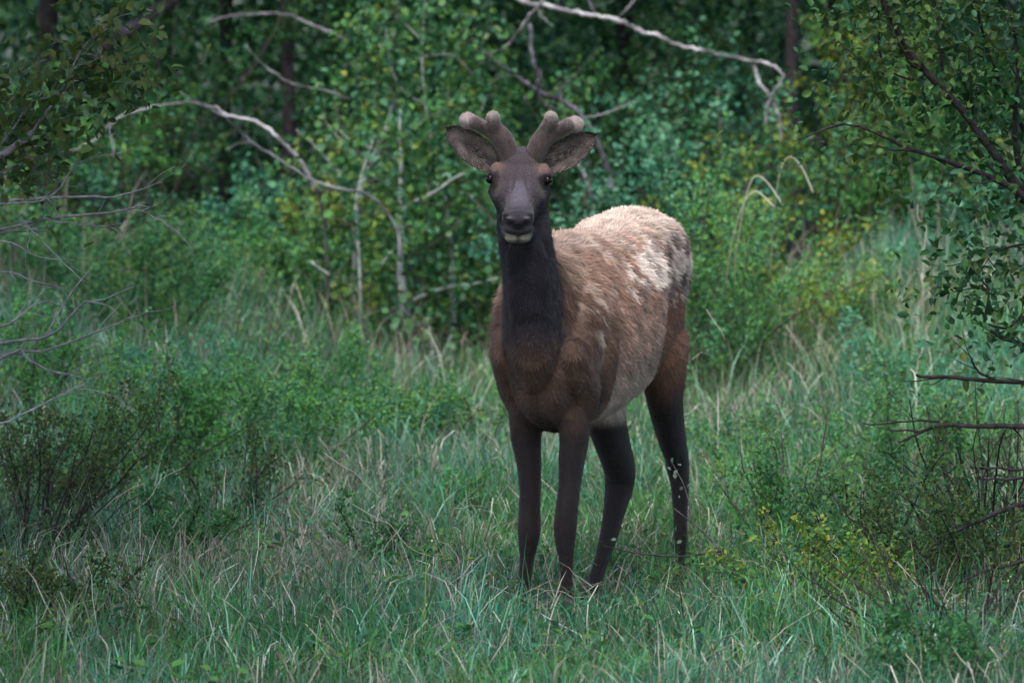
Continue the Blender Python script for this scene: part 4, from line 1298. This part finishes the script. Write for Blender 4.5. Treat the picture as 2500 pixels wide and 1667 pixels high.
aspen("young_aspen", "young aspen with a scarred grey trunk and a stout side branch at knee height", [(1012, 925), (1003, 850), (997, 790), (984, 730), (978, 650), (979, 560), (978, 480), (979, 400), (976, 330), (977, 270)], 12.6, [15, 14, 15, 12, 8, 6, 5, 4, 3],
      [([(983, 748), (1040, 718), (1110, 698), (1160, 692), (1215, 678)], 6), ([(970, 525), (1010, 495), (1060, 470), (1110, 435), (1160, 412)], 5.5), ([(990, 770), (975, 762), (960, 752)], 6), ([(979, 400), (960, 385), (920, 365), (860, 345), (820, 310)], 3)], 270, 500, 811)
aspen("young_aspen", "tall slender aspen with a long pale stem passing beside the elk's ear", [(1103, 955), (1104, 900), (1107, 800), (1104, 700), (1100, 600), (1093, 542), (1080, 452), (1056, 361), (1038, 246), (1030, 137), (1036, 40), (1040, -80)], 12.9, [10, 9, 8, 7, 6, 5, 4.5, 4, 3.5, 3, 2.5],
      [([(1030, 140), (1060, 135), (1100, 135), (1135, 160), (1170, 200)], 3), ([(1095, 545), (1140, 520), (1190, 520)], 3), ([(1038, 250), (1000, 235), (960, 180), (940, 60)], 3), ([(1060, 370), (1110, 340), (1160, 300), (1190, 230)], 3), ([(1032, 100), (990, 60), (960, 20)], 3)], 300, 900, 812)
aspen("young_aspen", "leaning grey aspen with a broken pale top", [(868, 560), (874, 506), (889, 444), (904, 408), (929, 350), (955, 289), (962, 215), (957, 165), (953, 138)], 13.3, [8, 9, 9, 8, 9, 9, 8, 8],
      [([(956, 141), (940, 139), (925, 142)], 6), ([(905, 408), (860, 370), (820, 330), (790, 290)], 3)], 120, 500, 813)
aspen("young_aspen", "thin leafless looking aspen sapling close to the leafy yellow shrub", [(880, 700), (876, 620), (872, 560), (868, 500), (885, 420), (915, 330)], 12.2, [4, 4, 4, 3, 2.5, 2],
      [([(700 + 60, 640), (800, 668), (850, 690), (880, 715)], 3.5), ([(930, 650), (950, 620), (985, 590)], 3)], 90, 300, 814)
aspen("young_aspen", "yellow leaved aspen sprout beside the scarred trunk", [(1062, 960), (1060, 920), (1058, 880), (1054, 840), (1050, 800)], 12.2, [4, 3.5, 3, 2.5, 2], [([(1060, 900), (1085, 860), (1100, 820)], 2.5), ([(1058, 880), (1040, 840), (1030, 800)], 2.5)], 70, 0, 815)

# ------------------------------------------------------------------ dead wood
def deadwood(name, label, lines, Y, col, cat="branch", group=None, mat=None, dY=0.0, sides=7):
    """lines: list of (pixel rows, half-width start px, half-width end px); the first is the main stem."""
    r = np.random.default_rng(abs(hash(label)) % 9999 if False else len(label) * 37)
    m_ = F_PX / (CAM_D + Y)
    l0 = pxline(lines[0][0], Y, dY)
    root = empty(name, l0[0]); tag(root, label, cat, group)
    for k, (rows, a, b_, *cc_) in enumerate(lines):
        colk = cc_[0] if cc_ else col
        pl = resample(pxline(rows, Y, dY), 2)
        pl = pl + r.normal(0, 1.3, pl.shape) / m_ + np.cumsum(r.normal(0, .5, pl.shape), 0) / m_
        mb = MB()
        nb = np.clip((fbm(pl * 9, 3 + k, 2) - .5) * 2.4 + .5, 0, 1)
        cols = np.asarray(colk) * (.22 + .95 * nb)[:, None]
        tube(mb, pl, np.linspace(a, b_, len(pl)) / m_, sides, cols, knobs=.20)
        mb.build("stem" if k == 0 else "side_branch", mat or M_PALEBARK, root, l0[0])
    return root
PALE = (.34, .33, .34)
GREY = (.20, .195, .205)
G_D = "dead branches at the edge of the wood"
deadwood("arched_stem", "pale aspen stem bent over in a long arch between the shrubs", [([(245, 331), (267, 308), (330, 272), (440, 253), (520, 263), (560, 283), (632, 300), (690, 345), (745, 403), (775, 460)], 2, 5.5), ([(775, 460), (790, 520), (800, 640), (803, 800), (805, 930)], 5, 6, (.06, .06, .065)), ([(267, 308), (275, 340), (280, 380)], 3, 1.5), ([(245, 331), (200, 358), (148, 372)], 2.2, 1)], 12.4, PALE, group=G_D)
deadwood("dead_branch", "thin grey branch slanting down across the arched pale stem", [([(434, 222), (500, 262), (560, 300), (610, 348), (680, 395), (760, 445), (830, 468), (905, 490), (960, 560), (975, 640)], 1.5, 4), ([(612, 346), (580, 352), (555, 366)], 1.8, 1)], 11.8, GREY, group=G_D)
deadwood("fallen_branch", "pale barked fallen branch with a hanging fork at its end", [([(1230, -60), (1270, 4), (1330, 20), (1430, 40), (1510, 56), (1560, 82), (1600, 90), (1650, 115), (1720, 130), (1760, 140), (1835, 152), (1880, 163), (1906, 188), (1886, 218), (1868, 250), (1862, 305)], 7, 2.8), ([(1840, 153), (1850, 190), (1878, 226), (1895, 260), (1908, 300), (1910, 342)], 5, 3)], 13.6, PALE, group=G_D)
deadwood("dead_branch", "curved grey branch hanging above the elk's antlers", [([(1345, -50), (1320, 8), (1290, 45), (1258, 90), (1225, 122), (1178, 144)], 5, 3), ([(1310, 20), (1330, 50), (1352, 68)], 2, 1)], 13.2, GREY, group=G_D)
deadwood("dead_branch", "dark tangled dead branch behind the elk's antlers", [([(1160, 108), (1205, 145), (1250, 180), (1300, 212), (1350, 238), (1400, 262), (1450, 325), (1480, 400), (1500, 520), (1510, 700), (1515, 905)], 4, 9), ([(1295, 60), (1296, 130), (1304, 165), (1314, 192), (1308, 225), (1330, 255), (1355, 268)], 5, 4), ([(1314, 192), (1322, 230), (1350, 240)], 4, 3), ([(1362, 240), (1372, 215), (1400, 190), (1420, 170)], 3.5, 1.5), ([(1370, 250), (1365, 215), (1363, 190)], 4, 2)], 13.0, (.075, .075, .085), group=G_D, mat=M_BARK)
deadwood("dead_branch", "thin straight twig reaching from the elk's antler to the shrub", [([(1412, 291), (1470, 278), (1530, 255), (1550, 240)], 2.2, 1.2)], 12.5, GREY, group=G_D)
deadwood("slanting_log", "dark leaning log high up among the shaded trunks", [([(470, -40), (420, 5), (380, 35), (340, 62), (250, 130), (170, 220), (120, 300), (60, 430), (20, 620)], 16, 17)], 17.0, (.060, .050, .060), "log", mat=M_BARK, sides=10)
deadwood("dead_branch", "long thin dead branch crossing high in the shaded wood", [([(512, 54), (570, 42), (640, 38), (700, 42), (750, 62), (800, 82), (850, 105)], 2.5, 4)], 15.5, GREY, group=G_D)
deadwood("dead_branch", "slender bare twig slanting between the arch and the aspens", [([(600, 110), (640, 152), (690, 190), (740, 208), (800, 222), (855, 245)], 1.5, 3), ([(722, 318), (760, 350), (800, 395), (840, 435)], 1.6, 2.4)], 12.8, GREY, group=G_D)
deadwood("dead_branch", "grey upright dead stem behind the elk's ear", [([(1412, 400), (1430, 440), (1442, 470), (1446, 560), (1448, 780), (1450, 915)], 4, 6), ([(1420, 425), (1432, 405), (1440, 392)], 2, 1)], 12.9, GREY, group=G_D)
deadwood("dead_branch", "curling grey branch drooping below the top of the fallen branch", [([(1430, -30), (1448, 25), (1475, 48), (1510, 42), (1540, 15), (1575, -20)], 3.5, 2.5)], 14.2, GREY, group=G_D)

# ------------------------------------------------------------------ shrub of bare grey twigs with leafy tops
def px_shrub(name, label, trunk, lines, Y, twigcol, leafmeshes, leafL, leaflines, nobj, seed, nsub, mat=M_BARK, rest=0, restpal=PAL_OLIVE, spread=.05):
    r = np.random.default_rng(seed)
    m_ = F_PX / (CAM_D + Y)
    tp = pxline(trunk[0], Y)
    base = tp[0].copy(); base[2] = float(ground_h(np.array([base[0]]), np.array([base[1]]))[0])
    tp = np.vstack([[base - UP * .04], tp])
    root = empty(name, base); tag(root, label, "shrub")
    mb = MB(); tube(mb, tp, np.linspace(trunk[1], trunk[2], len(tp)) / m_, 8, np.asarray(twigcol) * .8, knobs=.1)
    mb.build("trunk", mat, root, base)
    ll = []
    for k, (rows, a, b_, dy, leafy) in enumerate(lines):
        pl = pxline(rows, Y + dy, r.uniform(-.25, .25))
        pl = pl + np.cumsum(r.normal(0, .0022, pl.shape), 0)
        mb = MB()
        tube(mb, pl, np.linspace(a, b_, len(pl)) / m_, 6, np.asarray(twigcol) * r.uniform(.75, 1.3), knobs=.12)
        for j in range(nsub):
            i = r.integers(1, len(pl) - 1)
            t_, tr_ = limb(pl[i], unit(pl[i + 1] - pl[i]) + r.normal(0, .65, 3), r.uniform(.05, .22), max(a * .35, 1.1) / m_, r, .25, 4)
            tube(mb, t_, tr_, 4, np.asarray(twigcol) * r.uniform(.8, 1.4))
            if leafy: ll += [t_, t_]
        mb.build("branch", mat, root, base)
        if leafy: ll.append(pl)
    for rows, dy in leaflines:
        ll.append(pxline(rows, Y + dy)); ll.append(ll[-1])
    leaves_on(ll, nobj, r, leafmeshes, leafL, root, base, spread)
    if rest:
        fm = MB()
        foliage_on([(l, 1.0) for l in ll], rest, r, leafL, restpal, spread * 1.3, fm, True, seed=seed, aspect=.62, upb=.6)
        fo = fm.build("foliage", M_LEAF, root, base, smooth=False); tag(fo, kind="stuff")
    return root
px_shrub("twiggy_shrub", "grey shrub with bare tangled twigs and olive leaves on its upper shoots", ([(-190, 1380), (-170, 1100), (-150, 800), (-120, 560), (-60, 420), (20, 370), (80, 322)], 24, 7),
    [([(-130, 530), (0, 495), (145, 486), (260, 484), (318, 470), (394, 450)], 5, 1.2, 0, 0), ([(-140, 600), (0, 553), (126, 524), (260, 517), (336, 500), (365, 500)], 5, 1.4, .1, 0), ([(250, 518), (336, 517), (380, 542), (412, 560), (440, 580), (470, 620)], 2, 1, .1, 0),
     ([(80, 540), (108, 535), (181, 546), (260, 551), (318, 538)], 2.4, 1, .1, 0), ([(-60, 500), (60, 490), (101, 481), (137, 463), (173, 408), (202, 390), (246, 369)], 3, 1, -.1, 0), ([(60, 350), (80, 322), (152, 224), (177, 181), (202, 134), (231, 101), (278, 65)], 5, 1.5, 0, 1),
     ([(202, 134), (240, 138), (290, 142)], 2, 1, 0, 1), ([(152, 224), (200, 190), (260, 178), (320, 195)], 2, 1, 0, 1), ([(-60, 420), (20, 330), (60, 270), (100, 235)], 4, 1.5, .1, 1), ([(-80, 470), (20, 420), (90, 395), (150, 370)], 4, 1.5, .05, 1), ([(-80, 430), (-20, 330), (10, 260), (30, 230)], 4, 1.5, .15, 1),
     ([(-160, 870), (0, 838), (108, 822), (145, 802), (190, 745), (214, 738)], 5, 1.4, -.3, 0), ([(-30, 870), (54, 856), (116, 849), (231, 802), (300, 777), (361, 757)], 3.6, 1.4, -.3, 0), ([(-150, 930), (0, 878), (54, 858), (65, 874), (108, 900), (155, 912), (206, 909)], 4, 1.2, -.3, 0),
     ([(-150, 720), (0, 665), (72, 679), (155, 694)], 3, 1, -.1, 0), ([(-150, 640), (4, 593), (90, 629), (184, 638)], 3, 1, 0, 0), ([(60, 540), (76, 560), (145, 636), (199, 690)], 2.2, 1.2, 0, 0), ([(217, 661), (180, 715), (145, 773), (110, 830)], 2, 1.6, -.2, 0), ([(-150, 780), (0, 800), (50, 770), (90, 745), (130, 740)], 4, 1.2, -.2, 0),
     ([(-150, 580), (-20, 575), (60, 566), (118, 568)], 3, 1, .1, 0), ([(-150, 1000), (0, 1035), (60, 1010), (150, 960), (200, 930)], 3.5, 1.2, -.4, 0)],
    .35, (.19, .185, .20), LEAF_G, .044, [([(0, 240), (60, 260), (120, 300)], .1), ([(120, 210), (220, 240), (270, 215)], 0), ([(0, 380), (60, 400), (150, 420)], .05), ([(0, 300), (60, 330), (110, 360)], .1)], 290, 901, 5, rest=700, spread=.075)

px_shrub("dark_limbed_shrub", "dark limbed shrub leaning in with arching leafy boughs and broken lower branches", ([(2640, 1560), (2630, 1300), (2620, 1000), (2610, 760), (2580, 600), (2520, 500), (2488, 473)], 40, 16),
    [([(2560, 520), (2500, 470), (2420, 360), (2329, 238), (2243, 152), (2192, 72), (2160, 0), (2140, -60)], 14, 3.5, 0, 1), ([(2540, 520), (2488, 473), (2400, 425), (2282, 380), (2192, 347), (2102, 303), (2040, 296)], 10, 1.5, -.1, 1), ([(2260, 180), (2239, 202), (2180, 185), (2130, 166), (2084, 126), (2040, 83)], 3.5, 1.2, .05, 1),
     ([(2152, 182), (2143, 100), (2134, 18), (2130, -40)], 3.2, 2, 0, 1), ([(2300, 215), (2293, 202), (2290, 120), (2286, 43), (2284, -30)], 4.5, 2, .1, 1), ([(2520, 500), (2481, 397), (2474, 325), (2478, 250), (2482, 190), (2470, 60)], 9, 3, .15, 1), ([(2376, 300), (2376, 264), (2369, 180), (2365, 80)], 4, 2, .1, 1), ([(2376, 264), (2395, 220), (2410, 150)], 3, 1.5, .1, 1),
     ([(2620, 940), (2495, 929), (2400, 928), (2330, 928), (2275, 928), (2250, 921)], 7, 3.5, -.3, 0), ([(2620, 1050), (2495, 1032), (2420, 1030), (2358, 1026), (2293, 1026), (2240, 1050), (2206, 1062)], 9, 2, -.3, 0), ([(2293, 1028), (2250, 1025), (2150, 1035), (2110, 1032)], 3, 1.2, -.3, 0), ([(2640, 900), (2500, 850), (2440, 825), (2405, 795), (2416, 715), (2369, 665)], 7, 2, -.1, 1), ([(2412, 790), (2460, 800), (2500, 770), (2530, 740)], 4, 2, -.1, 1),
     ([(2430, 925), (2390, 905), (2375, 880), (2370, 865)], 4, 1.5, -.3, 0), ([(2640, 1200), (2500, 1232), (2430, 1255), (2350, 1290), (2310, 1310)], 9, 2.5, -.6, 0), ([(2640, 1120), (2500, 1160), (2420, 1165), (2380, 1160)], 5, 2, -.5, 0), ([(2640, 1130), (2500, 1150), (2440, 1140), (2390, 1140)], 5, 2, -.4, 0), ([(2640, 560), (2540, 590), (2450, 600), (2380, 640)], 5, 1.5, 0, 1), ([(2560, 480), (2500, 300), (2440, 180), (2400, 60), (2390, -40)], 7, 2.5, .3, 1), ([(2640, 1330), (2500, 1370), (2400, 1400), (2300, 1440), (2210, 1480)], 5, 1.5, -.8, 0)],
    .55, (.026, .023, .025), LEAF_D, .038, [([(2020, 90), (2080, 130), (2180, 150)], 0), ([(2050, 300), (2150, 260), (2250, 300)], 0), ([(2300, 60), (2400, 120), (2480, 100)], .2), ([(2250, 350), (2350, 330), (2450, 380)], .1), ([(2350, 200), (2430, 260), (2490, 280)], .2), ([(2080, 40), (2200, 40), (2330, 10)], .1)], 300, 902, 6, rest=2800, restpal=PAL_DEEP + PAL_OLIVE[:2], spread=.085)

# slender twig with small pale leaves crossing in front of the hind leg
x, y = G(1790, 1372)
r = np.random.default_rng(77)
tw = pxline([(1810, 1400), (1760, 1345), (1720, 1300), (1680, 1268), (1645, 1240)], .75, .1)
root = empty("leafy_twig", (x, y, 0)); tag(root, "thin dark twig with small pale leaves leaning across the elk's hind leg", "twig")
mb = MB(); tube(mb, tw, np.linspace(.0042, .0022, len(tw)), 5, (.10, .09, .085))
mb.build("stem", M_BARK, root, (x, y, 0)); mb = MB()
t2 = pxline([(1688, 1272), (1682, 1225), (1668, 1180), (1652, 1150), (1640, 1128)], .80)
tube(mb, t2, np.linspace(.0026, .0018, len(t2)), 4, (.12, .11, .10))
mb.build("stem", M_BARK, root, (x, y, 0)); mb = MB()
t3 = pxline([(1760, 1345), (1660, 1358), (1560, 1350), (1500, 1338), (1470, 1330)], .20)
tube(mb, t3, np.linspace(.0035, .0018, len(t3)), 4, (.05, .045, .042))
mb.build("stem", M_BARK, root, (x, y, 0))
M_PALEL = mat_leafobj("pale_twig_leaf", [(.14, .20, .14), (.19, .24, .18), (.11, .18, .12)])
LEAF_P = [leaf_mesh("pale_twig_leaf", M_PALEL, .7, .1, 21)]
for a, b_, Yl in [(1640, 1130, .80), (1656, 1132, .80), (1638, 1146, .80), (1654, 1147, .80), (1648, 1168, .80), (1662, 1196, .79), (1660, 1212, .79), (1678, 1188, .79), (1651, 1294, .78), (1652, 1325, .78), (1470, 1322, .2), (1492, 1317, .2)]:
    put_leaf(LEAF_P, P(a, b_, Yl), unit(r.normal(0, .6, 3) + np.array([0, -.2, .3])), np.array([0, -.8, .5]) + r.normal(0, .3, 3), r.uniform(.016, .024), root, (x, y, 0), r)
